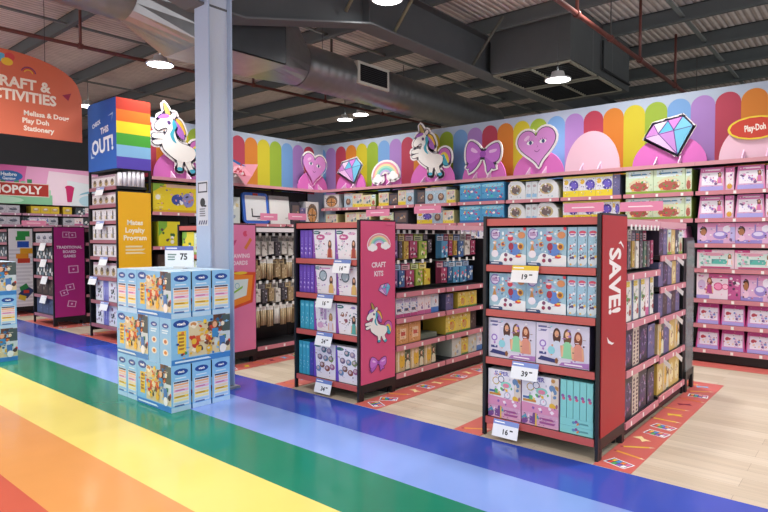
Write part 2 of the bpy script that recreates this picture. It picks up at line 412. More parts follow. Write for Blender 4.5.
# ------------------------------------------------------------------ roof steel, column, ducts, pipes
p = MB(); DK = '#505356'
col = thing('steel_column', 'pale blue painted steel column rising behind the stacked blue toy boxes', 'column', (-4.85, 3.22, 0))
x0, x1 = -.113, .113
CB = '#a9bbd6'
m_ = MB(); m_.box(x0, x1, -.13, -.115, 0, 3.72, CB); m_.build('front_flange', M_paint, col)
m_ = MB(); m_.box(x0, x1, .115, .13, 0, 3.72, '#aabdd6'); m_.build('rear_flange', M_paint, col)
m_ = MB(); m_.box(.035, .05, -.115, .115, 0, 3.72, '#c6d0de'); m_.build('web', M_paint, col)
m_ = MB(); m_.box(-.17, .17, -.17, .17, 3.72, 3.745, '#8f979f'); m_.box(-.16,.16,-.16,.16,0,.02,'#8f979f'); m_.build('cap_and_base_plate', M_paint, col)
# small poster on the column
mb = MB(); mb.box(0, .17, -.002, 0, 0, .42, '#c3cad4')
art(mb, (0,-.002,0), (1,0,0), (0,0,1), (0,-1,0), .17, .42, [('r',.05,.74,.95,.97,'#2f3540'),('r',.12,.77,.88,.94,'#c3cad4'),('e',.5,.52,.25,.1,'#23262c'),('r',.62,.42,.86,.46,'#23262c'),('l',.2,.2,.8,.4,4,'#6e757e'),
   ('p',[(.08,.03),(.2,.03),(.3,.12),(.18,.12)],'#3a3f66'),('p',[(.3,.03),(.42,.03),(.52,.12),(.4,.12)],'#3a3f66'),('p',[(.52,.03),(.64,.03),(.74,.12),(.62,.12)],'#3a3f66'),('p',[(.74,.03),(.86,.03),(.94,.12),(.84,.12)],'#3a3f66')])
o = mb.build('paper_notice', M_board); o.location = (-4.935, 3.0895, 1.56); tag(o, 'small grey paper notice stuck on the pale blue column', 'notice')
# haunched rafter
beam = thing('roof_rafter', 'dark steel roof rafter running from the column top towards the back', 'roof beam', (-4.93, 3.3, 4.1))
mb = MB()
prof = [(-6.2, 4.06), (-2.1, 4.06), (-.25, 3.6), (.25, 3.6), (2.1, 4.06), (12.5, 4.06)]
for i in range(len(prof)-1):
    (a, za), (b, zb) = prof[i], prof[i+1]
    for s in (-1, 1):
        q = [(s*.008, a, za-4.1), (s*.008, b, zb-4.1), (s*.008, b, .55), (s*.008, a, .55)]
        mb.poly(q if s > 0 else q[::-1], DK)
mb.build('web', M_steel, beam)
mb = MB()
for i in range(len(prof)-1):
    (a, za), (b, zb) = prof[i], prof[i+1]; za -= 4.1; zb -= 4.1; g = .135
    c8 = [(-g,a,za),(g,a,za),(g,b,zb),(-g,b,zb),(-g,a,za+.02),(g,a,za+.02),(g,b,zb+.02),(-g,b,zb+.02)]
    for f in ((3,2,1,0),(4,5,6,7),(0,1,5,4),(1,2,6,5),(2,3,7,6),(3,0,4,7)): mb.poly([c8[j] for j in f], '#66696c')
mb.build('bottom_flange', M_steel, beam)
mb = MB(); mb.box(-.135, .135, -6.2, 12.5, .535, .55, DK); mb.build('top_flange', M_steel, beam)
for y in (2.1, 5.2):
    mb = MB(); mb.box(-.12, .12, y-.006, y+.006, 0, .53, DK); mb.build('stiffener_plate', M_steel, beam)
for y, s in ((1.7, 1), (2.6, 1), (4.5, 1), (4.5, -1), (1.7, -1)):
    mb = MB(); mb.tube((0.1*s, y, 0), (.62*s, y, .62), .022, '#7d7a66' if y < 3 else '#5c5c55', 6); mb.build('fly_brace', M_steel, beam)
# plenum box
pb = thing('air_plenum', 'large dark sheet metal air handling box above the back display wall', 'air duct', (-4.15, 8.3, 4.06))
mb = MB(); mb.box(-.66, .66, 0, 2.6, .0, .83, '#56595a'); mb.box(-.665, .665, .86, .89, -.004, .83, '#646768'); mb.box(-.665, .665, 1.72, 1.75, -.004, .83, '#646768'); mb.build('casing', M_steel, pb)
mb = MB()
for a, b in ((.05, 1.1), (1.2, 2.3)):
    for q in ((-.64, -.6, a, b), (.6, .64, a, b), (-.6, .6, a, a+.04), (-.6, .6, b-.04, b), (-.02, .02, a, b)): mb.box(*q, -.035, -.005, '#9a9686')
mb.build('grille_frame', M_paint, pb)
mb = MB()
for i in range(24):
    y = .12+i*.092; mb.box(-.6, .6, y, y+.01, -.028, -.006, '#2b2c2c')
o = mb.build('louvre_blades', M_steel, pb)
mb = MB(); mb.tube((.7, 1.2, .1), (.7, 2.5, .1), .02, '#303234', 6); mb.tube((.7, 1.2, .1), (.7, 1.2, .55), .02, '#303234', 6); mb.build('bracket_pipe', M_steel, pb)
# spiral duct run
def duct(name, label, x, y0, y1, z, r, grille=False):
    t = thing(name, label, 'air duct', (x, y0, z), 0)
    mb = MB(); n = 32; L = y1-y0; st = int(L/.05); k = 0
    for j in range(st+1):
        y = L*j/st; rr = r+(.006 if j % 3 == 0 else 0)
        for i in range(n): a = 2*PI*i/n; mb.v.append((rr*math.cos(a), y, rr*math.sin(a)))
    for j in range(st):
        for i in range(n):
            i2 = (i+1) % n; mb.f.append((j*n+i, j*n+i2, (j+1)*n+i2, (j+1)*n+i)); mb.c.append(lin('#8f9090')); mb.sm.append(True)
    mb.build('spiral_tube', M_galv, t)
    return t
d1 = duct('spiral_duct', 'round silver spiral duct at top left ending at the rainbow reflecting transition', -6.05, -1.5, 2.95, 4.08, .36)
d2 = duct('spiral_duct', 'long ribbed silver spiral duct with a black side grille', -6.05, 5.3, 10.5, 3.79, .29)
mb = MB(); mb.box(.22, .30, .9, 1.6, -.12, .2, '#c9c7bd'); mb.build('grille_frame', M_paint, d2)
mb = MB(); mb.box(.2, .303, .95, 1.55, -.08, .16, '#151617')
for i in range(8): mb.box(.3, .308, .95, 1.55, -.07+i*.028, -.062+i*.028, '#34363a')
mb.build('grille_louvres', M_steel, d2)
tr = thing('duct_transition', 'boxy galvanised duct transition with sloping mirror-like underside', 'air duct', (-6.05, 2.95, 3.4))
mb = MB()
def loft(mb, ya, A, yb, B, col):
    n = len(A)
    for i in range(n):
        j = (i+1) % n; mb.poly([(A[i][0], ya, A[i][1]), (A[j][0], ya, A[j][1]), (B[j][0], yb, B[j][1]), (B[i][0], yb, B[i][1])], col)
def circ(r, cz, n=24): return [(r*math.cos(2*PI*i/n+PI/4), cz+r*math.sin(2*PI*i/n+PI/4)) for i in range(n)]
def rect(xa, xb, z0, z1, n=24):
    o = []
    C = [(xb, z1), (xa, z1), (xa, z0), (xb, z0)]
    for k in range(4):
        a, b = C[k], C[(k+1) % 4]
        for i in range(6): o.append((a[0]+(b[0]-a[0])*i/6, a[1]+(b[1]-a[1])*i/6))
    return o
loft(mb, 0, circ(.36, .68), .42, rect(.05, .8, .02, .95), '#9a9c9e'); mb.build('inlet_cone', M_galv, tr)
mb = MB(); loft(mb, .42, rect(.055, .795, .04, .95), 1.5, rect(.055, .795, .05, .8), '#4a4d50'); mb.build('flat_section', M_sheet, tr)
mb = MB(); mb.poly([(.05,.42,.02),(.8,.42,.02),(.8,1.5,.03),(.05,1.5,.03)][::-1], '#b4b6b8'); mb.build('mirror_underside', M_galv, tr)
mb = MB(); loft(mb, 1.5, rect(.05, .8, .03, .8), 2.35, circ(.29, .39), '#9a9c9e'); mb.build('outlet_cone', M_galv, tr)
# sprinkler pipes
def pipe(label, pts, r, drops, colr='#6a3a34'):
    t = thing('sprinkler_pipe', label, 'pipe', pts[0])
    P = Vector(pts[0]); mb = MB(); mb.path([Vector(q)-P for q in pts], r, colr, 8); mb.build('main_pipe', M_paint, t)
    for y, rod in drops:
        z = pts[0][2]+(pts[1][2]-pts[0][2])*(y-pts[0][1])/(pts[1][1]-pts[0][1])-P.z
        mb = MB(); q = (0, y-P.y, z); mb.tube(q, (0, y-P.y, 4.88-P.z), .022 if rod else .008, colr if rod else '#4a4846', 6)
        mb.tube((0, y-P.y-.03, z), (0, y-P.y+.03, z), r*1.5, colr, 8); mb.build('riser' if rod else 'hanger_rod', M_paint, t)
pipe('dark red sprinkler pipe crossing the roof at upper left', [(-8.7, -2.8, 4.06), (-8.7, 12.5, 4.3)], .028, [(1.5, 0), (3.6, 1), (4.9, 0), (6.6, 1), (8.4, 1), (10.2, 0)])
pipe('dark red sprinkler pipe crossing the roof at upper right', [(-2.7, -2.8, 3.99), (-2.7, 14.5, 4.03)], .03, [(6.6, 1), (7.7, 0), (8.9, 1), (10.8, 1), (12.3, 0)])
pipe('thin brown pipe running between the round duct and the left display wall', [(-7.3, -2.8, 4.25), (-7.3, 14, 4.35)], .018, [(5.2, 0), (7.2, 1), (9.2, 0)], '#574844')
# lamps
def lamp(label, x, y, z, r=.19, on=True, small=False, watt=1.0):
    t = thing('high_bay_lamp', label, 'ceiling lamp', (x, y, z), 0, 'round high bay lamps under the roof')
    mb = MB(); mb.lathe([(.03, .13), (r*.45, .12), (r*.55, .05), (r*.98, .02), (r, 0), (r*.9, 0)], '#d8dadb'); mb.build('housing', M_paint, t)
    mb = MB(); mb.lathe([(.001, .002), (r*.9, .002)], '#ffffff')
    m = bpy.data.materials.get('lamp_lens_on' if on else 'lamp_lens_off')
    if not m:
        m = bpy.data.materials.new('lamp_lens_on' if on else 'lamp_lens_off'); m.use_nodes = True; b = m.node_tree.nodes['Principled BSDF']
        b.inputs['Base Color'].default_value = (.9, .9, .9, 1); b.inputs['Emission Color'].default_value = (1, .99, .96, 1); b.inputs['Emission Strength'].default_value = 14 if on else 0
    mb.build('lens', m, t)
    mb = MB(); mb.tube((0, 0, .12), (0, 0, 4.88-z), .006, '#55585a', 6); mb.build('suspension_cable', M_steel, t)
    if on:
        L = bpy.data.lights.new('lamp_light', 'AREA'); L.shape = 'DISK'; L.size = r*1.8; L.energy = LAMP_W*watt; L.color = (1, .985, .95); L.spread = math.radians(125)
        o = bpy.data.objects.new('lamp_light', L); COL.objects.link(o); o.parent = t; o.location = (0, 0, -.012)
LP = [('lit round lamp above the blue and rainbow tower', -7.75, 4.28, 3.87), ('lit round lamp beside the rafter at the top centre', -4.4, 5.24, 4.2), ('lit round lamp hanging in front of the dark air box', -3.61, 8.15, 3.73),
      ('lit round lamp far behind, left of its close neighbour', -9.6, 9.9, 4.2), ('lit round lamp far behind, right of its close neighbour', -9.1, 9.9, 4.25)]
for i, a in enumerate(LP): lamp(*a, watt=.45 if i == 0 else 1)
for i, (x, y) in enumerate([(-.6, 4.9), (1.2, 1.2), (-3.2, 1.3), (-7.6, .6), (-12.2, 1.9), (-13.2, 5.6), (1.6, 6.4), (-1.2, -1.6), (-6, -1.8), (-6.9, 6.6), (-16.5, 3.2), (-2.3, 6.7), (-9.9, .7), (-6.95, 2.2)]):  # unseen lamps; the last two are added to brighten the left-hand shelving
    lamp('unseen lit round lamp hanging beyond the edge of the picture', x, y, 4.3)
lamp('unlit small round lamp right of the rafter', -4.08, 5.64, 4.35, .1, False)

# ------------------------------------------------------------------ hanging sign
def arch_sign():
    t = thing('hanging_sign', 'coral arched hanging sign reading craft and activities', 'sign', (-8.6, 2.57, 2.78))
    W, H = 1.96, 1.1; T = .03
    prof = [(-W/2, 0), (W/2, 0), (W/2, .62)]+[(W/2*math.cos(a)*(.98), .62+.46*math.sin(a)**.8) for a in [PI*i/20 for i in range(1, 20)]]+[(-W/2, .62)]
    mb = MB(); n = len(prof); C = '#d5714f'
    F = [(T, x, z) for x, z in prof]; B = [(0, x, z) for x, z in prof]
    mb.poly(F, '#d86f50'); mb.poly(B[::-1], C)
    for i in range(n): mb.poly([F[i-1], B[i-1], B[i], F[i]], '#b9553c')
    art(mb, (T, -W/2, 0), (0,1,0), (0,0,1), (1,0,0), W, H, [
      ('t','CRAFT &',.61,.56,.12,'#f7ead9',0,.41), ('t','ACTIVITIES',.60,.41,.12,'#f7ead9',0,.51),
      ('t','Melissa & Doug',.77,.25,.058,'#f7ead9',0,.34), ('t','Play Doh',.70,.16,.058,'#f7ead9'), ('t','Stationery',.72,.07,.058,'#f7ead9'),
      ('l',.1,.16,.5,.3,2,'#f7ead9'),
      ('p',[(.33,.74),(.36,.76),(.45,.66),(.42,.64)],'#e1b23c'), ('e',.5,.88,.035,.05,'#63b3d8'), ('e',.55,.9,.03,.05,'#d54b4b'), ('e',.535,.84,.035,.045,'#f0c53c'),
      ('p',[(.87,.56),(.93,.6),(.91,.5)],'#a02a4a')])
    for k, c in enumerate(['#e5b33c', '#c9503c', '#7f3f6a']):
        pts = arcband(.66*W, .74*H, .045+.018*k, .06+.018*k, .2, 2.8, 8)
        art(mb, (T, -W/2, 0), (0,1,0), (0,0,1), (1,0,0), W, H, [('p', [(a/W, b/H) for a, b in pts], c)], start=.003)
    mb.build('sign_board', M_board, t)
    for y in (-.6, .52):
        mb = MB(); mb.tube((T/2, y, .9), (T/2, y, 2.1), .004, '#3a3a3a', 6); mb.build('suspension_cable', M_steel, t)
arch_sign()
# ------------------------------------------------------------------ shelving
BLK = '#17171a'; PINK = '#c9808c'; REDL = '#bf5a54'
def SB(x0, x1, y0, y1, z0, z1, col, name, parent, mat=None):
    mb = MB(); mb.box(x0, x1, y0, y1, z0, z1, col); return mb.build(name, mat or M_paint, parent)
def shelf(t, W, z, D, lip, x0=0, y0=0, sgn=1, tags=(), lh=.05):
    """one shelf with a coloured price strip along its front edge; z = middle of the strip"""
    a, b = (y0, y0+D) if sgn > 0 else (y0-D, y0)
    s = SB(x0+.012, x0+W-.012, min(a, b)+(.012 if sgn > 0 else 0), max(a, b)-(0 if sgn > 0 else .012), z-.012, z+.024, '#232326', 'shelf', t)
    mb = MB(); f = y0 if sgn > 0 else y0
    mb.box(x0+.012, x0+W-.012, f-.006*sgn if sgn > 0 else f, f+.006 if sgn > 0 else f+.006, z-lh/2, z+lh/2-.002, lip)
    if tags: art(mb, (x0+.012, f-.006, z-lh/2), (1,0,0), (0,0,1), (0,-1,0), W-.024, lh-.002, [('r', q-.018, .08, q+.018, .8, '#ece9e6') for q in tags])
    mb.build('price_strip', M_card, s)
    return s
class Bay:
    def __init__(s, label, x, y, face, W, D, levels, top, lip=PINK, canopy=None, where='', name='shelf_bay', double=True, base=True, side=None, left=True, canopy_z=None, peg=None, tags=(.15, .5, .85), foot=.1, cat='shelving'):
        s.W, s.D, s.levels, s.where, s.face = W, D, levels, where, face
        rz = {'S': 0, 'E': PI/2, 'N': PI, 'W': -PI/2}[face]
        s.ceil = (canopy_z-.03 if canopy_z else top-.06) if canopy else top-.012
        s.rz = rz; s.t = t = thing(name, label, cat, (x, y, 0), rz); s.o = Vector((x, y, 0)); s.R = Matrix.Rotation(rz, 3, 'Z'); s.lip = lip
        DD = 2*D+.05 if double else D+.02
        for xx in (0, W-.02):
            SB(xx, xx+.02, D, D+.045, 0, top, BLK, 'upright', t)
        mb = MB(); mb.box(.02, W-.02, D+.012, D+.032, .1, top-.01, '#202024')
        if peg:
            ops = [('r', (i+.4)/24, (j+.4)/18, (i+.6)/24, (j+.6)/18, '#08080a') for i in range(24) for j in range(18)]
            art(mb, (.02, D+.012, peg), (1,0,0), (0,0,1), (0,-1,0), W-.04, top-.03-peg, ops)
        mb.build('back_panel', M_paint, t)
        if base:
            SB(0, W, .03, DD-.03, .015, levels[0]-.02, BLK, 'plinth', t)
        for z in levels:
            shelf(t, W, z, D, lip, tags=tags)
            if double: shelf(t, W, z, D, lip, y0=DD, sgn=-1)
        if canopy:
            z = canopy_z or top-.03
            mb = MB(); mb.box(.006, W-.006, 0, .02, z-.025, z+.025, canopy); mb.box(.006, W-.006, .02, D, z-.01, z+.025, BLK); mb.build('header_strip', M_card, t)
    def wp(s, u, d, z): return s.o+s.R@Vector((u, d, z))
ORD = ['first', 'second', 'third', 'fourth', 'fifth', 'sixth', 'seventh', 'eighth', 'ninth', 'tenth', 'eleventh', 'twelfth', 'thirteenth', 'fourteenth', 'fifteenth', 'sixteenth']
def ordn(i, n): return '' if n == 1 else 'leftmost' if i == 0 else 'rightmost' if i == n-1 else ORD[i]+' from left'
def lvl(i, n): return 'bottom' if i == 0 else 'top' if i == n-1 else (ORD[n-1-i])
MESH = {}
def box_mesh(des, w, h, d):
    key = (des, round(w, 3), round(h, 3), round(d, 3))
    if key in MESH: return MESH[key]
    p = DES[des]; mb = MB(); b = p['base']; e = .0
    kind = p.get('kind', 'box')
    if kind == 'box':
        mb.box(-w/2, w/2, 0, d, 0, h, b, {'r': p.get('sc', b), 'l': p.get('sc', b), 't': p.get('tc', b)})
        art(mb, (-w/2, 0, 0), (1,0,0), (0,0,1), (0,-1,0), w, h, p['front'])
        sd = p.get('side', [])
        if sd:
            art(mb, (w/2, 0, 0), (0,1,0), (0,0,1), (1,0,0), d, h, sd); art(mb, (-w/2, d, 0), (0,-1,0), (0,0,1), (-1,0,0), d, h, sd)
    elif kind == 'trap':                      # gift box with sloping sides
        q = .07*w; A = [(-w/2, 0), (w/2, 0), (w/2-q, h), (-w/2+q, h)]
        F = [(x, .0+z*.1, z) for x, z in A]; B = [(x, d, z) for x, z in A]
        mb.poly(F, b); mb.poly(B[::-1], b)
        for i in range(4): mb.poly([F[i-1], B[i-1], B[i], F[i]], p.get('sc', b))
        nv = Vector((0, -1, .1)).normalized(); vv = Vector((0, .1, 1)).normalized()
        art(mb, (-w/2+q, 0, 0), (1,0,0), vv, nv, w-2*q, h, p['front'])
        mb.poly([(-w/2, -.0008, 0), (-w/2+q, -.0008, 0), (-w/2+q, .1*h-.0008, h)], p.get('edge', b)); mb.poly([(w/2-q, -.0008, 0), (w/2, -.0008, 0), (w/2-q, .1*h-.0008, h)], p.get('edge', b))
    elif kind == 'dome':                      # pack with rounded top right corner
        pts = [(-w/2, 0), (w/2, 0), (w/2, h*.45)]+[(w/2-w*.45+w*.45*math.cos(a), h*.45+h*.55*math.sin(a)) for a in [PI/2*i/6 for i in range(1, 7)]]+[(-w/2+w*.15, h), (-w/2, h*.8)]
        F = [(x, 0, z) for x, z in pts]; B = [(x, d, z) for x, z in pts]; mb.poly(F, b); mb.poly(B[::-1], b)
        for i in range(len(pts)): mb.poly([F[i-1], B[i-1], B[i], F[i]], p.get('sc', b))
        art(mb, (-w/2, 0, 0), (1,0,0), (0,0,1), (0,-1,0), w*.8, h*.86, p['front'])
    elif kind == 'pack':                      # hanging card with a raised blister
        t = .012; hd = p.get('hd', '#e8e4da')
        mb.box(-w/2, w/2, d-t, d, 0, h, p.get('card', b), {})
        mb.box(-w/2+.008, w/2-.008, 0, d-t, .012, h*.72, b)
        art(mb, (-w/2, d-t, h*.72), (1,0,0), (0,0,1), (0,-1,0), w, h*.28, [('r', .04, .05, .96, .72, hd), ('l', .12, .15, .88, .6, 2, p.get('ink', '#555555')), ('r', .4, .78, .6, .9, '#101012')], start=.001)
        art(mb, (-w/2+.008, 0, .012), (1,0,0), (0,0,1), (0,-1,0), w-.016, h*.72-.012, p['front'])
        art(mb, (-w/2+.008, d-t, .012), (0,-1,0), (0,0,1), (-1,0,0), d-t, h*.72-.012, p.get('side', []))
    elif kind == 'bag':                       # soft canvas roll or brush bag
        n = 10
        for k in range(3):
            x = -w/2+w*(k+.5)/3; mb.tube((x, d/2, 0), (x, d/2, h*.8), w/6.2, [b, p.get('b2', b), b][k], 8, w/7)
        mb.box(-w/2, w/2, d/2-.006, d/2+.006, h*.8, h, p.get('hd', '#e9e7e2'))
    me = bpy.data.meshes.new(p['name']); me.from_pydata(mb.v, [], mb.f)
    at = me.color_attributes.new('Col', 'FLOAT_COLOR', 'CORNER'); buf = []
    for q, c in zip(me.polygons, mb.c): buf += [c[0], c[1], c[2], 1.0]*q.loop_total
    at.data.foreach_set('color', buf); me.polygons.foreach_set('use_smooth', mb.sm)
    me.materials.append(M_plastic if kind in ('pack', 'bag') else M_card); me.update()
    MESH[key] = me; return me
def put(des, loc, rz, w, h, d, label, group=None):
    p = DES[des]
    o = link(p['name'], box_mesh(des, w, h, d), None, tuple(loc), rz)
    return tag(o, label, p.get('cat', 'toy box'), group or p.get('group', p['look']+'es' if p['look'].endswith('box') else p['look']+'s'))
def row(bay, li, specs, x0=.03, dep=.026, where=None):
    """specs: list of (design, width, height, depth) or a number = gap"""
    z = bay.levels[li]+.0245; x = max(x0, getattr(bay, 'lm', .034)); items = [q for q in specs if isinstance(q, tuple)]
    roof_z = bay.levels[li+1]-.03 if li+1 < len(bay.levels) else bay.ceil
    tw = sum(q[1]+.004 if isinstance(q, tuple) else q for q in specs); k = min(1.06, (bay.W-getattr(bay, 'rm', .03)-x)/tw) if hasattr(bay, 'rm') else min(1, (bay.W-.032-x)/tw)
    n = {}; tot = {}
    for q in items: tot[DES[q[0]]['look']] = tot.get(DES[q[0]]['look'], 0)+1
    for q in specs:
        if not isinstance(q, tuple): x += q*k; continue
        des, w, h, d = q[:4]; lk = DES[des]['look']; i = n.get(lk, 0); n[lk] = i+1
        w = w*k; h = min(h, roof_z-z-.004); d = min(d, bay.D-dep-.012)
        o_ = ordn(i, tot[lk])
        lab = '%s, %s%s shelf, %s' % (lk, o_+', ' if o_ else '', lvl(li, len(bay.levels)), where or bay.where)
        put(des, bay.wp(x+w/2, dep, z), bay.rz, w, h, d, lab)
        x += w+.004*k
def pegrow(bay, z, specs, hookcol='#c9c9c6', rowname='', out=.335):
    """hooks at height z with one hanging pack each; specs: (design, w, h) or gap"""
    x = .05; items = [q for q in specs if isinstance(q, tuple)]; tot = {}; n = {}
    for q in items: tot[DES[q[0]]['look']] = tot.get(DES[q[0]]['look'], 0)+1
    for q in specs:
        if not isinstance(q, tuple): x += q; continue
        des, w, h = q; cx = x+w/2; lk = DES[des]['look']; i = n.get(lk, 0); n[lk] = i+1; d = .07
        mb = MB(); y = bay.D
        mb.tube((cx, y+.012, z), (cx, y-out, z), .003, hookcol, 5); mb.tube((cx, y-out, z), (cx, y-out-.01, z+.02), .003, hookcol, 5)
        mb.box(cx-.018, cx+.018, y-out-.016, y-out-.012, z-.004, z+.034, '#e9e9e6')
        mb.build('peg_hook', M_paint, bay.t)
        o_ = ordn(i, tot[lk]); lab = '%s, %s%s hooks, %s' % (lk, o_+', ' if o_ else '', rowname, bay.where)
        put(des, bay.wp(cx, y-out+.03, z-h-.0033), bay.rz, w, h, d, lab)
        x += w+.012
def ticket(bay, x, z, txt, colr='#7f93cf', where='', W=.2, H=.115):
    mb = MB(); t = .003
    mb.box(-W/2, W/2, 0, t, -H, 0, '#eef0f3')
    ops = [('r', 0, .72, 1, 1, colr)]
    if txt: ops += [('t', txt, .52, .2, .3, '#23262c'), ('r', .68, .42, .8, .5, '#23262c')]
    ops += [('l', .05, .8, .5, .92, 1, '#ffffff')]
    art(mb, (-W/2, 0, -H), (1,0,0), (0,0,1), (0,-1,0), W, H, ops)
    o = mb.build('price_ticket', M_card); o.location = bay.wp(x, -.02, z); o.rotation_euler = (math.radians(-14), 0, bay.rz)
    o.rotation_euler = (Matrix.Rotation(bay.rz, 3, 'Z')@Matrix.Rotation(math.radians(-16), 3, 'X')).to_euler()
    tag(o, ('%s price ticket reading %s hanging from %s' % ('yellow topped' if colr.startswith('#e') else 'blue topped', txt, where)) if txt else 'blue topped white price ticket on '+where, 'price ticket', 'price tickets hooked on shelf edges')
# product artwork
PAL = ['#e04e4e', '#f0c03a', '#4a90d0', '#e88fb8', '#63b36a', '#f2f2f2', '#8a5ab0', '#ef8a3a']
TOY = ['#c9402e', '#e7b93c', '#4f9fc0', '#7a4a34', '#e8d9b0', '#3f8a5a', '#d97a3a']
DARK = ['#3a2a5a', '#7a4a9a', '#c0a0c0', '#2a2a3a', '#8a6a40', '#5a3a6a', '#a03a5a']
DES = {}
def busy(front, seed, n=34, r=.034):
    R = random.Random(seed); cs = [q[-1] for q in front if isinstance(q[-1], str)]+[c for q in front if q[0] == 'b' for c in q[7]]
    cs = [c for c in cs if c.startswith('#')]
    if len(front) < 4: return list(front)
    ex = []
    for i in range(n):
        x, y = R.uniform(.06, .94), R.uniform(.08, .94); c = R.choice(cs+['#f2f0f0', '#3a3a48', '#5a3a48', '#e8e0e0'])
        if R.random() < .35: a = R.uniform(.03, .1); ex.append(('r', x, y, min(.97, x+a), min(.98, y+R.uniform(.008, .02)), c))
        else: ex.append(('e', x, y, R.uniform(.4, 1)*r, R.uniform(.4, 1)*r, c))
    k = max(1, len(front)//3)
    out = list(front)
    for e in ex: out.insert(R.randint(k, len(out)), e)
    return out
def des(k, name, look, base, front, side=(), **kw):
    if kw.get('kind') not in ('pack', 'bag'): front = busy(front, len(DES)+3)
    DES[k] = dict(name=name, look=look, base=base, front=front, side=side, **kw)
des('bead', 'bead_kit_box', 'pale blue bead kit box', '#9fbfd0', [
  ('r', 0, 0, 1, 1, '#9dc2d2'), ('e', .5, .6, .5, .4, '#8cb4cc'), ('b', .02, .3, .98, .98, 10, .1, ['#a8cad8', '#b4a8cc', '#86aac6'], 99), ('e', .75, .12, .5, .18, '#e9eef2'), ('e', .45, .2, .15, .14, '#e9eef2'), ('r', .12, 0, 1, .12, '#e6ecf2'),
  ('c', .16, .83, .15, '#7a6ab0'), ('c', .16, .83, .12, '#cfc2dc'), ('l', .08, .78, .26, .88, 2, '#8a4a90'),
  ('p', [(.06,.26),(.15,.62),(.24,.26)], '#c08a4c'), ('e', .15, .3, .1, .1, '#e9e4ee'), ('c', .15, .6, .05, '#e9b792'), ('c', .38, .56, .07, '#d99a4a'), ('c', .38, .56, .04, '#8a3a4a'),
  ('c', .58, .72, .08, '#c8384a'), ('e', .58, .78, .07, .03, '#f0d0d0'), ('e', .7, .42, .15, .16, '#5a82c8'), ('e', .6, .5, .07, .1, '#a02a44'), ('c', .86, .5, .09, '#e0a93a'), ('c', .86, .5, .055, '#8a4a2a'),
  ('e', .88, .8, .1, .09, '#cf8a5a'), ('e', .8, .24, .08, .04, '#d8423a'), ('e', .82, .27, .05, .025, '#f0c03a'), ('c', .46, .27, .05, '#7a4a6a'), ('c', .45, .14, .05, '#9a3a5a'), ('c', .6, .15, .05, '#6a3a6a'),
  ('r', .0, .0, .34, .085, '#34507a'), ('e', .34, .03, .04, .05, '#34507a'), ('l', .05, .02, .3, .07, 1, '#dfe6ee'), ('e', .38, .85, .03, .05, '#e6f0f4'), ('e', .39, .72, .025, .04, '#e6f0f4'), ('c', .97, .97, .05, '#d83a4a')],
  [('r', 0, 0, 1, 1, '#7fb6cc')])
des('beadspine', 'bead_kit_box', 'narrow pale blue kit box end', '#98bccf', [('r',.03,0,.97,1,'#9cc4d8'), ('e',.5,.86,.38,.05,'#d0506a'), ('e',.5,.8,.38,.045,'#e9e9f2'), ('l',.25,.78,.8,.84,1,'#8a5aa0'), ('b',.2,.42,.8,.62,6,.2,['#d0584a','#e9b792','#7a4a6a','#e6e6ee'],3), ('e',.5,.17,.5,.14,'#cfe0ea'), ('b',.2,.05,.8,.3,6,.2,['#5a4a80','#e6c05a','#8a9ad0','#3a3a5a'],5)])
des('girls', 'fashion_kit_box', 'lilac three girls kit box', '#d9cfe2', [
  ('r',0,0,1,1,'#ddd6e6'), ('r',.24,.14,1,1,'#d3cfe0'), ('l',.04,.78,.22,.95,2,'#6a6a9a'), ('c',.13,.5,.09,'#9a7ac4'), ('c',.13,.5,.055,'#e2dcec'), ('r',.06,.24,.2,.3,'#3a4080'),
  ('f',.4,.2,.72,'#4a2a22','#d9a07c','#cfd6e4'), ('f',.6,.2,.72,'#6a4a2c','#e9b792','#8fd0a0'), ('f',.8,.18,.7,'#7a3a22','#e0a884','#d8907c'),
  ('e',.3,.36,.07,.1,'#8fd0d8'), ('p',[(.04,.1),(.4,.06),(.44,.14),(.1,.2)],'#2c3470'), ('p',[(.44,.02),(1,.02),(1,.15),(.5,.1)],'#a878bc'), ('e',.4,.12,.03,.07,'#8a5a3a'), ('l',.55,.04,.95,.1,1,'#ece4f2')],
  [('r',0,0,1,1,'#5b5470')], sc='#4a4660')
des('superb', 'craft_kit_box', 'white purple titled kit box', '#ece7ea', [
  ('r',0,0,1,1,'#eae6ea'), ('t','SUPER',.42,.85,.11,'#6a62b0',0,.78), ('o',.24,.68,.11,'#c9a23a','#eae6ea'), ('o',.4,.74,.1,'#4a5a80','#eae6ea'), ('e',.55,.6,.16,.09,'#8fd6c4'), ('e',.55,.58,.1,.06,'#e98aa0'), ('b',.2,.35,.75,.55,7,.09,PAL,4),
  ('r',.8,.2,1,1,'#d9c9b8'), ('b',.82,.2,.98,.95,9,.1,['#b8864a','#e0b23a','#a0607a','#6a8ab0','#e9e0d0'],8), ('r',.04,.28,.4,.34,'#c98a3a'), ('r',.04,.36,.22,.42,'#4a6a9a'), ('c',.6,.32,.1,'#b8b8c8'), ('c',.6,.32,.07,'#eae6ea'),
  ('p',[(0,0),(1,0),(1,.2),(0,.26)],'#d890b0'), ('b',.05,.02,.95,.2,6,.06,['#e9b0c4','#8a5aa0','#c9a23a','#f0e0e8'],2)], [('r',0,0,1,1,'#c79ab4')])
des('pinkflat', 'craft_kit_box', 'flat pink craft kit box', '#d7a0bc', [('r',0,0,1,1,'#d8a4be'), ('b',.05,.1,.45,.9,6,.4,['#7a4a8a','#c98a3a','#e9d0da','#5a9ab0'],6), ('l',.5,.2,.95,.8,2,'#a0508a'), ('r',.38,0,.42,1,'#e6c04a')])
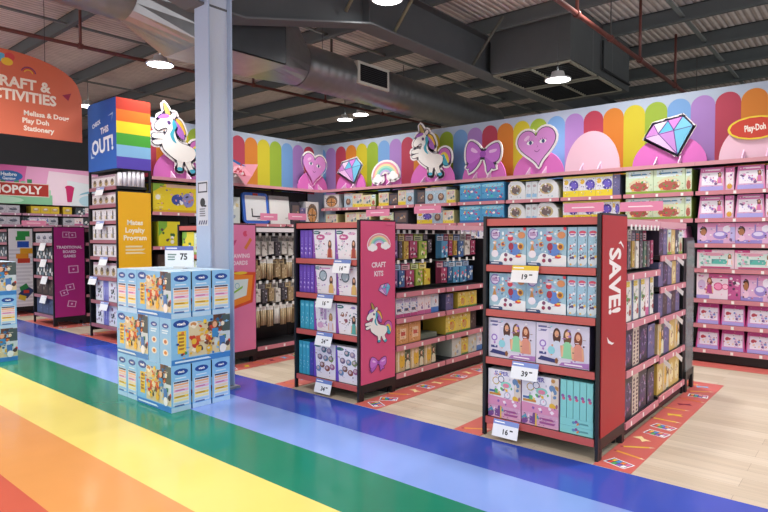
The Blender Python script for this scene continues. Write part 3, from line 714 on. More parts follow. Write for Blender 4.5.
des('mintspine', 'jewellery_kit_box', 'tall aqua kit box standing upright', '#7fc8c4', [('r',.04,0,.96,1,'#86cfca'), ('b',.3,.45,.7,.6,5,.28,['#d98a4a','#8a5a9a','#5a4a6a','#d0607a'],9)], [('r',0,0,1,1,'#6fb8b6')])
des('mintflat', 'jewellery_kit_box', 'flat aqua kit box lying down', '#84cbc8', [('r',0,.04,1,.96,'#88d0cb'), ('b',.35,.3,.6,.7,5,.3,['#d98a4a','#8a5a9a','#5a8ab0'],3), ('l',.62,.3,.9,.7,1,'#5a9a9a')])
def g2box(k, look, mid, seed, hair, dress):
    des(k, 'craft_kit_box', look, '#e7e2ea', [('r',0,0,1,1,'#e9e4ea'), ('p',[(0,0),(.14,0),(.04,1),(0,1)],'#8a4aa8'), ('e',.18,.9,.16,.06,'#2f6a70'), ('l',.06,.88,.3,.92,1,'#dfeaea')]+mid+[('f',.78,.04,.62,hair,'#dba682',dress)], [('r',0,0,1,1,'#2f8f94')], sc='#2f8f94')
g2box('g2a', 'white kit box with pink badge', [('e',.36,.74,.2,.1,'#c05a90'), ('l',.24,.7,.5,.78,1,'#f2dce8'), ('b',.15,.1,.5,.5,7,.04,['#c9a0c0','#d0d0e0','#8fc0c0'],3), ('e',.7,.86,.16,.05,'#d7a8c8')], 3, '#5a3424', '#a8402e')
g2box('g2b', 'white kit box with dark hoop', [('o',.4,.64,.2,'#4a5a66','#a8b8c0'), ('l',.25,.86,.8,.94,1,'#c98ab8'), ('b',.15,.12,.5,.35,6,.04,['#d0a0c8','#b0b0d0'],5)], 5, '#4a3024', '#d8b46a')
g2box('g2c', 'white kit box with lilac beads', [('r',.3,.5,.42,.86,'#c8a8cc'), ('r',.46,.4,.58,.76,'#b89ac4'), ('b',.2,.2,.6,.85,8,.05,['#a87ab8','#d8b8d0','#8a6a9a'],7), ('e',.3,.2,.14,.1,'#d6a8c8')], 7, '#b08a50', '#d8ccd8')
g2box('g2d', 'white kit box with brown stamps', [('b',.2,.3,.62,.75,10,.07,['#9a6a5a','#7a5a50','#c0a090','#8a4a5a'],9), ('e',.75,.9,.1,.04,'#8a7ab0')], 8, '#2c2024', '#5aa8a0')
des('g2e', 'craft_kit_box', 'white kit box with round gems', '#e4e0ea', [('r',0,0,1,1,'#e8e4ec'), ('p',[(0,0),(.14,0),(.06,1),(0,1)],'#6a4ab8'), ('e',.18,.92,.17,.05,'#2f6a70')]+
   [q for i, (x, y, c) in enumerate([(.48,.82,'#4a6a7a'),(.72,.8,'#8a7a9a'),(.3,.6,'#6a5a7a'),(.56,.58,'#5a7aa0'),(.8,.58,'#7a8a5a'),(.4,.38,'#7a5040'),(.64,.3,'#8a4a3a'),(.86,.36,'#a0608a'),(.24,.26,'#6a8ab0')]) for q in (('e',x,y,.115,.085,c), ('e',x-.02,y+.015,.06,.045,'#c9b4b8'))], [('r',0,0,1,1,'#2a7a84')], sc='#2a7a84')
des('purplespine', 'craft_kit_box', 'narrow purple kit box end', '#6a48b0', [('r',.05,0,.95,1,'#6f4cb8'), ('b',.3,.1,.7,.5,5,.2,['#a890dc','#d0c0f0','#8a6ad0'],4), ('l',.3,.55,.7,.75,3,'#8e74d0')])
des('tealspine', 'craft_kit_box', 'narrow teal blue kit box end', '#3a9ab8', [('r',.05,0,.95,1,'#3fa4c2'), ('e',.5,.85,.3,.05,'#7ac8dc'), ('b',.25,.1,.75,.65,7,.2,['#8ad0e0','#2a7a9a','#c8e6ee','#5ab4cc'],6)])
des('tealdark', 'craft_kit_box', 'dark violet kit box end', '#2f4a9a', [('r',.05,0,.95,1,'#4448a8'), ('b',.25,.1,.75,.8,6,.2,['#2a7a9a','#7a5ac0','#8ab0e0'],2)])
# vtech style stacks
VT = [('r',0,0,1,1,'#86bfe8'), ('r',0,0,1,.12,'#3f86cc'), ('r',.28,.14,1,.86,'#d9cba4'), ('r',.72,.3,1,1,'#c9d6dc'), ('r',.7,.62,.92,1,'#6a4434'), ('r',.86,.6,1,.98,'#4a5a5a'),
   ('e',.16,.88,.13,.085,'#1f4a9a'), ('t','vtech',.16,.85,.065,'#ffffff',0,.2), ('r',.1,.24,.24,.72,'#ecc840'), ('l',.12,.3,.22,.68,5,'#a8742a'),
   ('e',.36,.84,.08,.07,'#e8e0d0'), ('e',.36,.84,.05,.045,'#c98a50'), ('r',.4,.44,.66,.58,'#d8602e'), ('b',.3,.18,.98,.96,30,.075,['#c9402e','#2a6a9a','#7a4a34','#f2e8d0','#3f8a5a','#e0b83a','#4a3a3a','#8fc0e0'],77), ('b',.36,.24,.72,.72,18,.09,TOY,11), ('e',.44,.3,.05,.08,'#e8b83a'), ('e',.62,.26,.05,.08,'#e8b83a'),
   ('e',.72,.8,.055,.09,'#8a5a3a'), ('e',.72,.78,.04,.07,'#e4ae88'), ('r',.67,.5,.78,.7,'#3f8ac0'), ('r',.8,.18,.9,.5,'#4a7ab8'), ('e',.86,.22,.06,.1,'#f0f0f0'), ('c',.55,.88,.045,'#f0cc3a'), ('l',.05,.03,.7,.1,1,'#d8ecfa')]
VS = [('r',0,0,1,1,'#8cc4ee'), ('r',0,0,1,.1,'#b8d8f0'), ('e',.5,.85,.36,.07,'#1f4a9a'), ('t','vtech',.5,.83,.05,'#ffffff',0,.5), ('l',.2,.7,.8,.74,1,'#dceefa'), ('r',.1,.13,.9,.66,'#e4ecf4'), ('r',.13,.615,.87,.65,'#3a3f60'), ('r',.13,.56,.87,.6,'#e8a878'), ('r',.13,.5,.87,.545,'#efc4b4'), ('r',.13,.43,.87,.485,'#e9b4d0'), ('l',.2,.44,.7,.48,1,'#c070a0'), ('r',.13,.36,.87,.41,'#f0d8b8'), ('r',.13,.29,.87,.345,'#eecf5a'), ('l',.2,.3,.7,.34,1,'#b88a2a'), ('r',.13,.225,.87,.27,'#f2e6a8'), ('r',.13,.16,.87,.205,'#a8d0ee'), ('l',.15,.1,.8,.16,1,'#4a6aa8')]
VN = [('r',0,0,1,1,'#8cc0e6'), ('e',.5,.84,.3,.055,'#1f4a9a'), ('t','vtech',.5,.82,.042,'#ffffff',0,.42), ('l',.2,.66,.8,.76,2,'#d8ecfa'), ('e',.5,.5,.24,.07,'#e8e0d0'), ('e',.5,.5,.13,.04,'#b8704a'), ('e',.5,.26,.24,.07,'#e8e0d0'), ('e',.5,.26,.13,.04,'#c9803a')]
des('vfront', 'toddler_toy_box', 'pale blue toddler toy box', '#8cc0e6', VT, VS, tc='#c2dcee', group='stacked pale blue toddler toy boxes')
des('vspine', 'toddler_toy_box', 'pale blue toddler toy box', '#8cc0e6', VS, VT, tc='#c2dcee', group='stacked pale blue toddler toy boxes')
des('vspine2', 'toddler_toy_box', 'pale blue toddler toy box', '#8cc0e6', VN, VT, tc='#c2dcee', group='stacked pale blue toddler toy boxes')
# pink baby doll / playset bay
PK = ['#e9b0d0', '#f4e4ee', '#c87ab0', '#8a5a9a', '#f0d0e0', '#d85a9a', '#7a4a3a']
des('doll', 'doll_playset_box', 'pink and white doll playset box', '#d080ac', [('r',0,0,1,1,'#d8aecb'), ('r',0,.8,1,1,'#cc6aa4'), ('l',.2,.84,.9,.95,1,'#f2d8e8'), ('r',.06,.24,.94,.78,'#ece6f0'), ('f',.84,.3,.5,'#7a4a34','#e0ac88','#d070a8'), ('b',.1,.2,.7,.7,12,.09,['#7a5a8a','#c8a8d8','#e9e4f0','#d890c0','#8a6ab0','#5a4a6a'],21), ('r',0,0,1,.18,'#a8a0dc')], kind='trap', edge='#d987b4')
des('dollspine', 'doll_playset_box', 'narrow white pink playset box', '#e6b8d2', [('r',0,.8,1,1,'#cc6aa4'), ('r',.1,.2,.9,.78,'#ece4ea'), ('b',.3,.4,.7,.7,4,.2,PK,2), ('e',.5,.16,.3,.12,'#d8a03a')])
des('scooter', 'doll_playset_box', 'wide lilac baby playset box', '#c49ac8', [('r',0,0,1,1,'#d8acd0'), ('r',0,.8,1,1,'#d88ab8'), ('r',0,0,.7,.16,'#9a8ad0'), ('e',.16,.62,.1,.22,'#4a2c24'), ('e',.16,.55,.075,.17,'#a8704c'), ('e',.16,.25,.1,.15,'#e6c0d8'), ('e',.62,.4,.2,.2,'#9a86cc'), ('e',.6,.45,.13,.1,'#d8d0ee'), ('r',.5,.55,.54,.9,'#8a7ac0'), ('e',.78,.7,.1,.16,'#e6e0f0'), ('r',.88,.1,1,.8,'#b8b0e0'), ('b',.88,.1,.99,.5,3,.08,['#3a2a4a','#7a5a8a'],4)])
des('picnic', 'doll_playset_box', 'wide pink and mint playset box', '#d79abc', [('r',0,0,1,1,'#e6c8d6'), ('r',.06,.12,.94,.8,'#cfe0dc'), ('r',0,.86,.4,1,'#cc4a8a'), ('e',.45,.75,.3,.08,'#e0a0b8'), ('r',.4,.25,.78,.5,'#4a9a98'), ('p',[(.4,.25),(.78,.25),(.86,.42),(.48,.46)],'#5cb4a8'), ('f',.88,.2,.6,'#8a5a3a','#e9b792','#e8e0ea'), ('b',.1,.2,.4,.7,9,.09,['#7ab8a8','#c9c0d8','#e6a8c0','#d8dce0'],6), ('r',.1,.02,.9,.1,'#c0507c')])
des('bakery', 'doll_playset_box', 'white magenta dishes playset box', '#e0a0c4', [('r',0,0,1,1,'#ead8e6'), ('r',.72,0,1,1,'#c05a94'), ('r',.28,.82,.72,1,'#d0609a'), ('e',.12,.55,.09,.2,'#c8b0d8'), ('f',.3,.2,.66,'#8a4a34','#e9b792','#b04a8a'), ('o',.5,.5,.16,'#c8347a','#e890b8'), ('o',.66,.5,.12,'#d0508a','#f0b8d0'), ('b',.74,.15,.96,.85,8,.1,['#ece4f0','#5a3a5a','#e8b0d0'],8), ('r',0,0,.3,.14,'#a89adc')])
des('smalldoll', 'doll_playset_box', 'pink sloping doll care box', '#b84484', [('r',0,0,1,1,'#cf94c4'), ('r',0,.82,1,1,'#c0408a'), ('r',.1,.2,.95,.8,'#e6dcee'), ('b',.15,.2,.9,.75,13,.09,['#8a6ab0','#b8485a','#e9c8b0','#7a8ad0','#5a3a4a','#d8a8d0'],13), ('r',0,0,1,.16,'#a89ad8')], kind='trap', edge='#b83c80')
# green craft sets and others on the back wall
des('garden', 'craft_set_box', 'green round tray craft box', '#b8cc84', [('r',0,0,1,1,'#cfe0c0'), ('r',.1,.7,.9,.98,'#d8e8ec'), ('l',.2,.78,.8,.9,1,'#5a8ab0'), ('e',.5,.36,.38,.3,'#d9cfa8'), ('e',.5,.3,.34,.2,'#b05a50'), ('b',.2,.15,.8,.55,13,.07,['#d84a4a','#f0e0d0','#5a9a4a','#8a5a3a','#e8b84a'],15), ('r',0,0,1,.1,'#8aa83a')], sc='#7a9a3a')
des('yellowkit', 'craft_set_box', 'yellow purple picture craft box', '#d9c43a', [('r',0,0,1,1,'#dcdce6'), ('r',0,0,1,.3,'#e8d22c'), ('r',0,.9,1,1,'#d8c85a'), ('e',.68,.55,.3,.26,'#4a3a98'), ('e',.68,.55,.2,.16,'#6a5ac0'), ('e',.2,.72,.15,.12,'#d8b03a'), ('b',.05,.35,.5,.6,6,.08,['#a89ac0','#5a7a9a','#e0e0e8'],5)])
des('whitedome', 'craft_set_box', 'white rounded craft set pack', '#d9dce0', [('e',.55,.6,.42,.34,'#b9a878'), ('e',.55,.6,.3,.26,'#6a5a5a'), ('b',.1,.1,.9,.9,14,.07,['#8fc0d0','#e9e4e4','#c8a07a','#a8b8c0','#b88a9a'],17)], kind='dome')
des('whitetube', 'craft_set_box', 'slim white and aqua craft pack', '#cfd6dc', [('e',.5,.75,.3,.08,'#a89aa0'), ('r',.1,.1,.9,.3,'#8fb8d8'), ('b',.2,.3,.8,.6,4,.2,['#5a6a80','#c8c8d0'],4)])
des('bluekit', 'craft_set_box', 'bright blue bead set box', '#4a9ad0', [('r',0,0,1,1,'#4a9ccc'), ('e',.5,.85,.5,.1,'#8fd0e8'), ('b',.05,.2,.95,.8,18,.1,['#e8b83a','#d84a4a','#2a6ab0','#8a5ab0','#e9e9e9','#3ac0b0'],19), ('r',0,0,1,.14,'#2a6aa8')])
des('frame', 'craft_set_box', 'yellow and white craft pack', '#d8c88a', [('r',0,0,1,1,'#dcd2a8'), ('r',0,0,1,.22,'#e0c83a'), ('r',.1,.3,.9,.9,'#c8c0b8'), ('b',.15,.3,.85,.85,9,.12,['#8a6a5a','#d87a5a','#e8e0d8','#5a7a8a','#c89ab0'],23)])
des('bluepack', 'craft_set_box', 'pale blue bowl craft pack', '#9ab4c8', [('r',0,0,1,1,'#a8c0d0'), ('r',0,.8,1,1,'#c8c0c8'), ('c',.5,.4,.3,'#6a5048'), ('c',.5,.44,.18,'#b08a70')])
des('darkpack', 'craft_set_box', 'dark framed picture pack', '#3c3a44', [('r',.1,.15,.9,.85,'#6a5a58'), ('b',.2,.25,.8,.8,6,.12,['#b89a80','#4a5a70','#d8c8b8'],29)])
des('silver', 'game_box', 'silver grey vehicle game box', '#b4b4be', [('r',0,0,1,1,'#bcbcc6'), ('e',.5,.5,.32,.16,'#55596a'), ('e',.56,.6,.2,.1,'#6a6e80'), ('l',.1,.1,.7,.25,1,'#8a8a96')])
des('yellowgame', 'game_box', 'yellow vehicle game box', '#c8a92c', [('r',.04,.06,.96,.94,'#d4b638'), ('e',.5,.5,.34,.22,'#b89a70'), ('e',.52,.6,.2,.12,'#d8d0c8')])
# endcap of the tower
des('whitedog', 'figurine_box', 'white animal figurine box', '#cfc8cc', [('r',0,0,1,1,'#dcd6d8'), ('r',0,.82,1,1,'#a88a9a'), ('e',.5,.35,.3,.26,'#a8905c'), ('e',.52,.5,.2,.16,'#5a4a3a'), ('r',0,0,1,.1,'#b8a0ac')])
des('whitefig', 'figurine_box', 'white standing figure box', '#d4d0d6', [('r',0,0,1,1,'#dedae0'), ('r',.42,.12,.62,.78,'#3c3a40'), ('e',.52,.8,.1,.09,'#8a6a5a'), ('e',.3,.3,.14,.16,'#c8ba9a')])
des('puzzle', 'puzzle_box', 'white and violet puzzle box', '#8a86c0', [('r',0,0,1,1,'#dcdce8'), ('b',.1,.1,.9,.9,12,.12,['#4a5a50','#8a5a7a','#3a3a4a','#7a8a60','#a89ac8'],31)], [('r',0,0,1,1,'#6a68b8')], sc='#6a68b8')
des('puzzlespine', 'puzzle_box', 'narrow violet puzzle box end', '#6a6cb8', [('r',.1,.1,.9,.9,'#7a7cc8'), ('r',.4,.3,.6,.7,'#c8c8e8')])
des('darkgame', 'game_box', 'dark board game box', '#3c3438', [('r',.08,.1,.92,.9,'#4a3c3c'), ('b',.2,.2,.8,.8,6,.12,['#7a3a34','#6a5a50','#8a8078'],33)])
des('bluegame', 'game_box', 'slate blue board game box', '#46506a', [('r',.08,.08,.92,.92,'#525e7c'), ('b',.2,.3,.8,.8,4,.12,['#8a96b0','#3a4258'],35)])
des('bwgame', 'game_box', 'black and white board game box', '#8a949c', [('r',0,0,1,1,'#3c444c'), ('b',.1,.1,.9,.9,8,.2,['#c8d0d4','#6a8090','#e0e0e0'],37)])
des('brickyellow', 'construction_set_box', 'large yellow construction box', '#e2c71c', [('r',0,0,1,1,'#e6cd22'), ('p',[(0,.7),(.25,.95),(.25,1),(0,1)],'#8ab83a'), ('r',.3,.88,1,1,'#d8b49a'), ('r',.04,.42,.18,.62,'#e8d860'), ('c',.11,.52,.09,'#f4f0e0'), ('e',.55,.45,.14,.2,'#3a4a9a'), ('e',.8,.45,.14,.26,'#8a8ac0'), ('b',.4,.25,.95,.7,14,.07,['#3a3a4a','#e8e8f0','#c87a5a','#5a6ac0','#e0a0a0'],39), ('r',0,0,1,.08,'#d0a818')], [('r',0,0,1,1,'#d0b818')])
des('brickgreen', 'construction_set_box', 'yellow green construction box', '#c8c82c', [('r',0,0,1,1,'#dcd02a'), ('p',[(0,.4),(.4,.8),(.4,1),(0,1)],'#7ab03a'), ('b',.1,.1,.9,.7,9,.1,['#3a6a3a','#e8e8e0','#5a4a4a','#f0f0f0'],41)])
des('brown', 'storage_box', 'plain brown cardboard box', '#4a3a34', [('r',.1,.4,.5,.6,'#5a4a42')])
# side bay goods
des('fairy', 'puzzle_box', 'dark fairy picture puzzle box', '#2c2434', [('r',0,0,1,1,'#2e2838'), ('e',.5,.5,.4,.36,'#4a3c66'), ('b',.15,.15,.85,.85,16,.1,['#8a78a8','#3a5a4a','#6a4a3a','#b8a8c8','#2a2440','#9a6a8a'],43), ('r',0,.9,1,1,'#1c1824')])
des('dotty', 'puzzle_box', 'narrow cream dotted box end', '#d8c8b8', [('e',.5,y/10+.06,.28,.035,'#5a3444') for y in range(9)])
des('stripekit', 'sand_art_box', 'tall white green banded box', '#e4e4dc', [('r',0,0,1,1,'#e6e6e0'), ('r',.2,.85,.8,.98,'#d8c03a'), ('r',.0,.0,.2,1,'#3a5a8a'), ('b',.3,.1,.9,.8,12,.16,['#4a8a4a','#d0d8a8','#5a4a4a','#a84a4a','#e8e8e8','#6a9a5a'],45)], [('r',0,0,1,1,'#dcdcd8'),('b',.2,.1,.8,.8,6,.16,['#4a8a4a','#a84a4a','#6a9a5a'],46)])
des('amber', 'craft_kit_box', 'amber and cream craft kit box', '#c8a44a', [('r',0,0,1,1,'#d2b466'), ('e',.5,.45,.36,.34,'#e6d8a8'), ('b',.2,.2,.8,.75,8,.1,['#b87a3a','#8a6a3a','#f0e8c8','#a85a5a'],47)])
des('bluevio', 'craft_kit_box', 'dusky violet craft kit box', '#5a5a7a', [('r',0,0,1,1,'#64608a'), ('b',.1,.1,.9,.9,10,.12,['#9a94c0','#c8b8c8','#3a3a5a','#b88a6a'],49)])
des('paintset', 'craft_kit_box', 'small white face kit box', '#dcdce4', [('r',0,0,1,1,'#e2e2ea'), ('r',.05,.75,.95,.95,'#b8a8c8'), ('r',.15,.3,.75,.45,'#3a4a6a'), ('b',.2,.3,.9,.75,7,.1,['#6a7ab8','#e0b8a0','#3a3a50','#c87aa0'],51), ('r',0,0,1,.18,'#c0568a')])
des('paintpink', 'craft_kit_box', 'small pink and white kit box', '#e0c0cc', [('r',0,0,1,1,'#e8dce2'), ('r',0,0,1,.22,'#c8689a'), ('b',.2,.3,.8,.9,8,.14,['#d87a8a','#b0607a','#e8c8c0','#7a6a9a'],53)])
des('paintblue', 'craft_kit_box', 'small blue and yellow kit box', '#6a9ac8', [('r',0,0,1,1,'#d8dce6'), ('r',0,0,1,.3,'#4a7ac0'), ('b',.2,.3,.8,.9,8,.14,['#e0a83a','#d86a5a','#4a6ab0','#e8e8f0'],55)])
des('orangekit', 'craft_kit_box', 'orange dotted wooden kit box', '#c88a50', [('r',.04,.04,.96,.96,'#d89c66'), ('r',.3,.25,.8,.75,'#e8c8a8'), ('r',.38,.4,.72,.6,'#c85a50'), ('b',.05,.05,.95,.95,12,.05,['#c87a3a','#f0d8b0','#b8864a'],57)])
des('mannequin', 'fashion_kit_box', 'tan fashion design kit box', '#c8ac7c', [('r',0,0,1,1,'#d0b88c'), ('r',.6,0,1,1,'#5a6a50'), ('e',.4,.5,.2,.36,'#e0b43a'), ('e',.42,.82,.09,.1,'#e8cdb0'), ('r',.12,.05,.2,.95,'#e8e0c8'), ('f',.8,.05,.8,'#6a4a34','#e9c8a4','#d8d8c0')])
des('yellowbox', 'craft_kit_box', 'yellow round picture kit box', '#d8bc4a', [('r',0,0,1,1,'#dcc668'), ('c',.5,.4,.34,'#e8d020'), ('c',.5,.4,.24,'#c89a5a'), ('b',.2,.5,.8,.9,6,.1,['#4a6a3a','#c8503a','#e8e0b0'],59), ('r',0,0,1,.1,'#5a8a4a')])
des('palebox', 'craft_kit_box', 'pale grey green kit box', '#b8c4bc', [('r',0,0,1,1,'#c4ccc8'), ('b',.1,.1,.9,.9,7,.16,['#8aa898','#e0e4dc','#c8b88a','#8a9ab0'],61)])
des('foldcloth', 'fabric_roll', 'folded grey green fabric pieces', '#8a9484', [('l',0,0,1,1,4,'#6a7466')])
for i, (c, pal, lk) in enumerate([('#8a6a9a', ['#d0b8d8','#4a3a6a','#e8c080'], 'violet hanging craft pack'), ('#b89a4a', ['#e8d8a0','#8a5a3a','#5a7a4a'], 'gold hanging craft pack'), ('#a84a68', ['#e8c0c8','#5a2a3a','#d8d0d8'], 'crimson hanging craft pack'),
       ('#9ab04a', ['#e0e8b0','#4a6a3a','#e8a8a0'], 'lime hanging craft pack'), ('#4a6a98', ['#b8d0e8','#2a3a5a','#e8e0c8'], 'navy hanging craft pack'), ('#5a9ac0', ['#e0e8f0','#d86a7a','#3a5a8a'], 'sky blue hanging craft pack'), ('#d8c040', ['#f0e8a0','#c87a3a','#6a8a4a'], 'yellow hanging craft pack'),
       ('#d8d4cc', ['#b8b0a8','#e8e4e0','#8a847c'], 'white hanging art pack'), ('#b09a78', ['#c8b490','#8a7456','#d8c8a8'], 'tan hanging brush pack'), ('#5a565c', ['#8a868c','#3a363c','#b8b4ba'], 'grey hanging craft pack'), ('#4a6a5a', ['#b05a4a','#8a9a7a','#d8d0c0'], 'dark green hanging craft pack')]):
    des('pk%d' % i, 'hanging_pack', lk, c, [('r',0,0,1,1,c), ('b',.05,.05,.95,.95,9,.2,pal,60+i)], kind='pack', card=c, hd=pal[0], cat='craft pack', group=lk+'s')
des('roll', 'hanging_pack', 'bundle of tan rolled canvases', '#b39c78', [], kind='bag', b2='#cdbb9a', cat='art supply')
des('rollw', 'hanging_pack', 'bundle of white rolled brushes', '#cfcac2', [], kind='bag', b2='#e4e0da', cat='art supply')
# ------------------------------------------------------------------ gondolas
FY, PY, JY, EY = 3.741, 4.235, 5.062, 5.889
LV = [.115, .555, .905, 1.23]
def end_unit(label, xl, xr, lip, levels, top, pcol, pops, where, canopy='#bf5a54', face='S', y=FY, pz0=.14, panel_label=None, pname='side_panel', tags=()):
    W = xr-xl-.02
    if face == 'S': b = Bay(label, xl, y, 'S', W, .44, levels, top, lip, canopy, where, 'end_shelf_unit', False, False, canopy_z=top-.045, tags=tags)
    else: b = Bay(label, xr, y, 'N', W, .30, levels, top, lip, canopy, where, 'end_shelf_unit', False, False, canopy_z=top-.045, tags=tags)
    t = b.t; D = b.D
    for x in (-.002, W-.004): SB(x, x+.022, -.012, .018, 0, top, BLK, 'front_post', t)
    SB(.025, W-.025, D-.03, D, 0, .1, BLK, 'rear_skirt', t)
    SB(-.002, .008, .02, D, .09, top, BLK, 'end_board', t); b.rm = .008; b.lm = .024
    if face == 'S':
        L = D+.048
        mb = MB(); mb.box(W, W+.02, .02, L, .135, top+.005, BLK); mb.box(W, W+.02, .02, .05, 0, .135, BLK); mb.box(W, W+.02, L-.05, L, 0, .135, BLK); mb.box(W, W+.02, .05, L-.05, .07, .135, BLK)
        mb.build('end_frame', M_paint, t)
        mb = MB(); x = W+.0202; mb.box(W+.02, W+.026, .01, L-.01, pz0+.01, top-.01, pcol)
        art(mb, (W+.026, .01, pz0+.01), (0,1,0), (0,0,1), (1,0,0), L-.02, top-.02-pz0, pops)
        o = mb.build('graphic_panel', M_board, t); o['label'] = panel_label or label
    return b
SAVE = [('t', 'SAVE!', .28, .70, .15, '#ece4e2', -PI/2, .305), ('p', [(.62,.87),(.72,.885),(.84,.86),(.86,.84),(.84,.85),(.72,.872)], '#ece4e2'), ('p', [(.2,.45),(.24,.42),(.4,.405),(.5,.41),(.4,.415),(.28,.43)], '#ece4e2')]
# text is centred on its baseline start: rotate about the middle of the panel
G1 = end_unit('black end shelf unit with red lips and red side panel reading SAVE', -2.21, -1.355, REDL, LV, 1.605, '#a81f24', SAVE, 'SAVE end unit', panel_label='red side panel with white vertical lettering')
KITS = [('F','rainbow',.2,.81,.6,.13), ('t','CRAFT',.5,.715,.032,'#f6e6ee',0,.6), ('t','KITS',.5,.66,.032,'#f6e6ee',0,.45), ('F','diamond',.48,.53,.36,.08), ('F','unicorn',.1,.235,.8,.26), ('F','bow',.22,.06,.5,.1), ('r',.72,.98,.95,.99,'#d9668c')]
G2 = end_unit('black end shelf unit with red lips and pink craft kits side panel', -4.30, -3.45, REDL, LV, 1.605, '#d9547f', KITS, 'craft kits end unit', panel_label='pink side panel with rainbow, gem, unicorn and bow stickers')
DRAW = [('c',.7,.93,.07,'#d8466a'), ('c',.78,.935,.05,'#e07aa0'), ('p',[(.66,.82),(.72,.8),(.9,.88),(.84,.9)],'#d8783a'), ('p',[(.25,.87),(.45,.88),(.36,.83)],'#c03a70'),
        ('t','DRAWING',.5,.74,.032,'#f6dbe8',0,.8), ('t','BOARDS',.5,.685,.032,'#f6dbe8',0,.7),
        ('p',[(-.2,.3),(.9,.38),(1.0,.62),(.2,.64),(-.2,.6)],'#d8502e'), ('p',[(-.2,.32),(.84,.4),(.92,.6),(.2,.61),(-.2,.58)],'#ec8a30'), ('p',[(-.2,.37),(.72,.44),(.78,.57),(.2,.57),(-.2,.54)],'#d8e6e2'), ('p',[(.1,.42),(.6,.5),(.62,.52),(.12,.44)],'#8ac04a'), ('o',.45,.52,.07,'#6ab0c8','#d8e6e2'), ('e',.55,.62,.2,.012,'#e8c83a')]
G3 = end_unit('black end shelf unit with pink drawing boards side panel, behind the column', -6.40, -5.55, REDL, LV, 1.605, '#e07aa4', DRAW, 'drawing boards end unit', panel_label='pink side panel with orange drawing board picture')
G5L = [.15, .47, .79, 1.07, 1.34]
BG = [('t','TRADITIONAL',.5,.765,.03,'#f4e2ee',0,.9), ('t','BOARD',.5,.715,.03,'#f0d8e8',0,.45), ('t','GAMES',.5,.665,.03,'#f0d8e8',0,.45)]
for (x, y, a, s) in ((.4,.92,.0,.1), (.6,.915,.3,.1), (.62,.53,.1,.13), (.3,.27,.7,.12), (.5,.33,.5,.12), (.55,.14,-.5,.12)):
    q = ell(x, y, s*1.25, s*.42, 4, rot=0); c, sn = math.cos(a), math.sin(a)
    R4 = [(x+(dx*c-dy*sn*.3)*s*1.3, y+(dx*sn*.4+dy*c)*s*.32) for dx, dy in ((-1,-1),(1,-1),(1,1),(-1,1))]
    R5 = [(x+(p-x)*.8, y+(r-y)*.78) for p, r in R4]
    BG += [('p', R4, '#e8b8d8'), ('p', R5, '#b4247f'), ('c', x, y, .035, '#e8b8d8')]
G5 = end_unit('black end shelf unit with magenta board games side panel', -11.05, -10.18, '#a8707c', G5L, 1.625, '#b4247f', BG, 'magenta panel end unit', canopy='#8a5a64', panel_label='magenta side panel with pale line drawings')
LG = [('l',.0,.0,1,.75,16,'#dcdce2'), ('r',.3,.9,.75,.97,'#2f9a4a'), ('r',.25,.85,.6,.9,'#2f9a4a'), ('r',.3,.76,.72,.84,'#2a5ac0'), ('r',.4,.68,.85,.75,'#e8a82a'), ('r',.25,.62,.7,.68,'#e8952a'), ('r',.3,.56,.75,.62,'#c8402e'), ('p',[(.3,.16),(.62,.1),(.9,.2),(.6,.27)],'#2a3a6a'), ('p',[(.4,.2),(.7,.24),(.6,.3),(.35,.25)],'#2f8a4a'), ('p',[(.3,.1),(.55,.07),(.6,.13),(.35,.16)],'#e0c03a'), ('r',.5,.17,.7,.21,'#c8402e')]
G6 = end_unit('black end shelf unit with white side panel showing coloured toy bricks', -13.15, -12.3, '#a8707c', G5L, 1.625, '#f0f0f4', LG, 'white panel end unit', canopy='#8a5a64', panel_label='white side panel with coloured bricks')
TL = [.18, .522, .867, 1.156, 1.393, 1.662, 1.893, 2.137]
MAT = [('t','Mates',.5,.765,.036,'#fbf3da',0,.62), ('t','Loyalty',.5,.71,.036,'#fbf3da',0,.7), ('t','Program',.5,.655,.036,'#fbf3da',0,.82), ('l',.2,.55,.85,.62,3,'#f6e2b0')]
G4 = end_unit('tall black end shelf tower with yellow side panel and blue header', -8.83, -7.95, '#9c5c68', TL, 2.09, '#f4b81c', MAT, 'yellow panel tower', canopy=None, panel_label='yellow side panel with white lettering')
t = G4.t; W4 = .88; G4.ceil = 2.365; G4.rm = .085
mb = MB(); mb.box(0, W4, 0, .49, 2.40, 3.365, '#1c5cb8', {'r': '#d8401e'})
ops = [('t','CHECK',.32,.66,.06,'#e8eef6',.2,.36), ('t','THIS',.6,.535,.09,'#e8eef6',.1,.36), ('t','OUT!',.52,.26,.21,'#e8eef6',.06,.92), ('p',[(.72,.76),(.9,.8),(.84,.66),(.87,.77)],'#a8c4e6'), ('p',[(.1,.2),(.1,.3),(.13,.23),(.24,.2),(.12,.19)],'#a8c4e6')]
art(mb, (0, 0, 2.40), (1,0,0), (0,0,1), (0,-1,0), W4, .965, ops)
art(mb, (W4, 0, 2.40), (0,1,0), (0,0,1), (1,0,0), .49, .965, [('r', 0, (5-i)/6, 1, (6-i)/6, c) for i, c in enumerate(['#c8341c', '#e8701a', '#f0da2a', '#4aa83a', '#8ac0e8', '#5a48b8'])])
o = mb.build('header_box', M_board, t); o['label'] = 'header box, blue front and rainbow striped side'
SB(.01, W4-.01, .02, .46, 2.375, 2.40, BLK, 'top_board', t)
for x in (.0, W4-.025): 
    for y in (.46,): SB(x, x+.025, y, y+.03, 2.06, 2.42, BLK, 'top_post', t)
SB(0, .025, 0, .03, 2.06, 2.40, BLK, 'top_post', t)
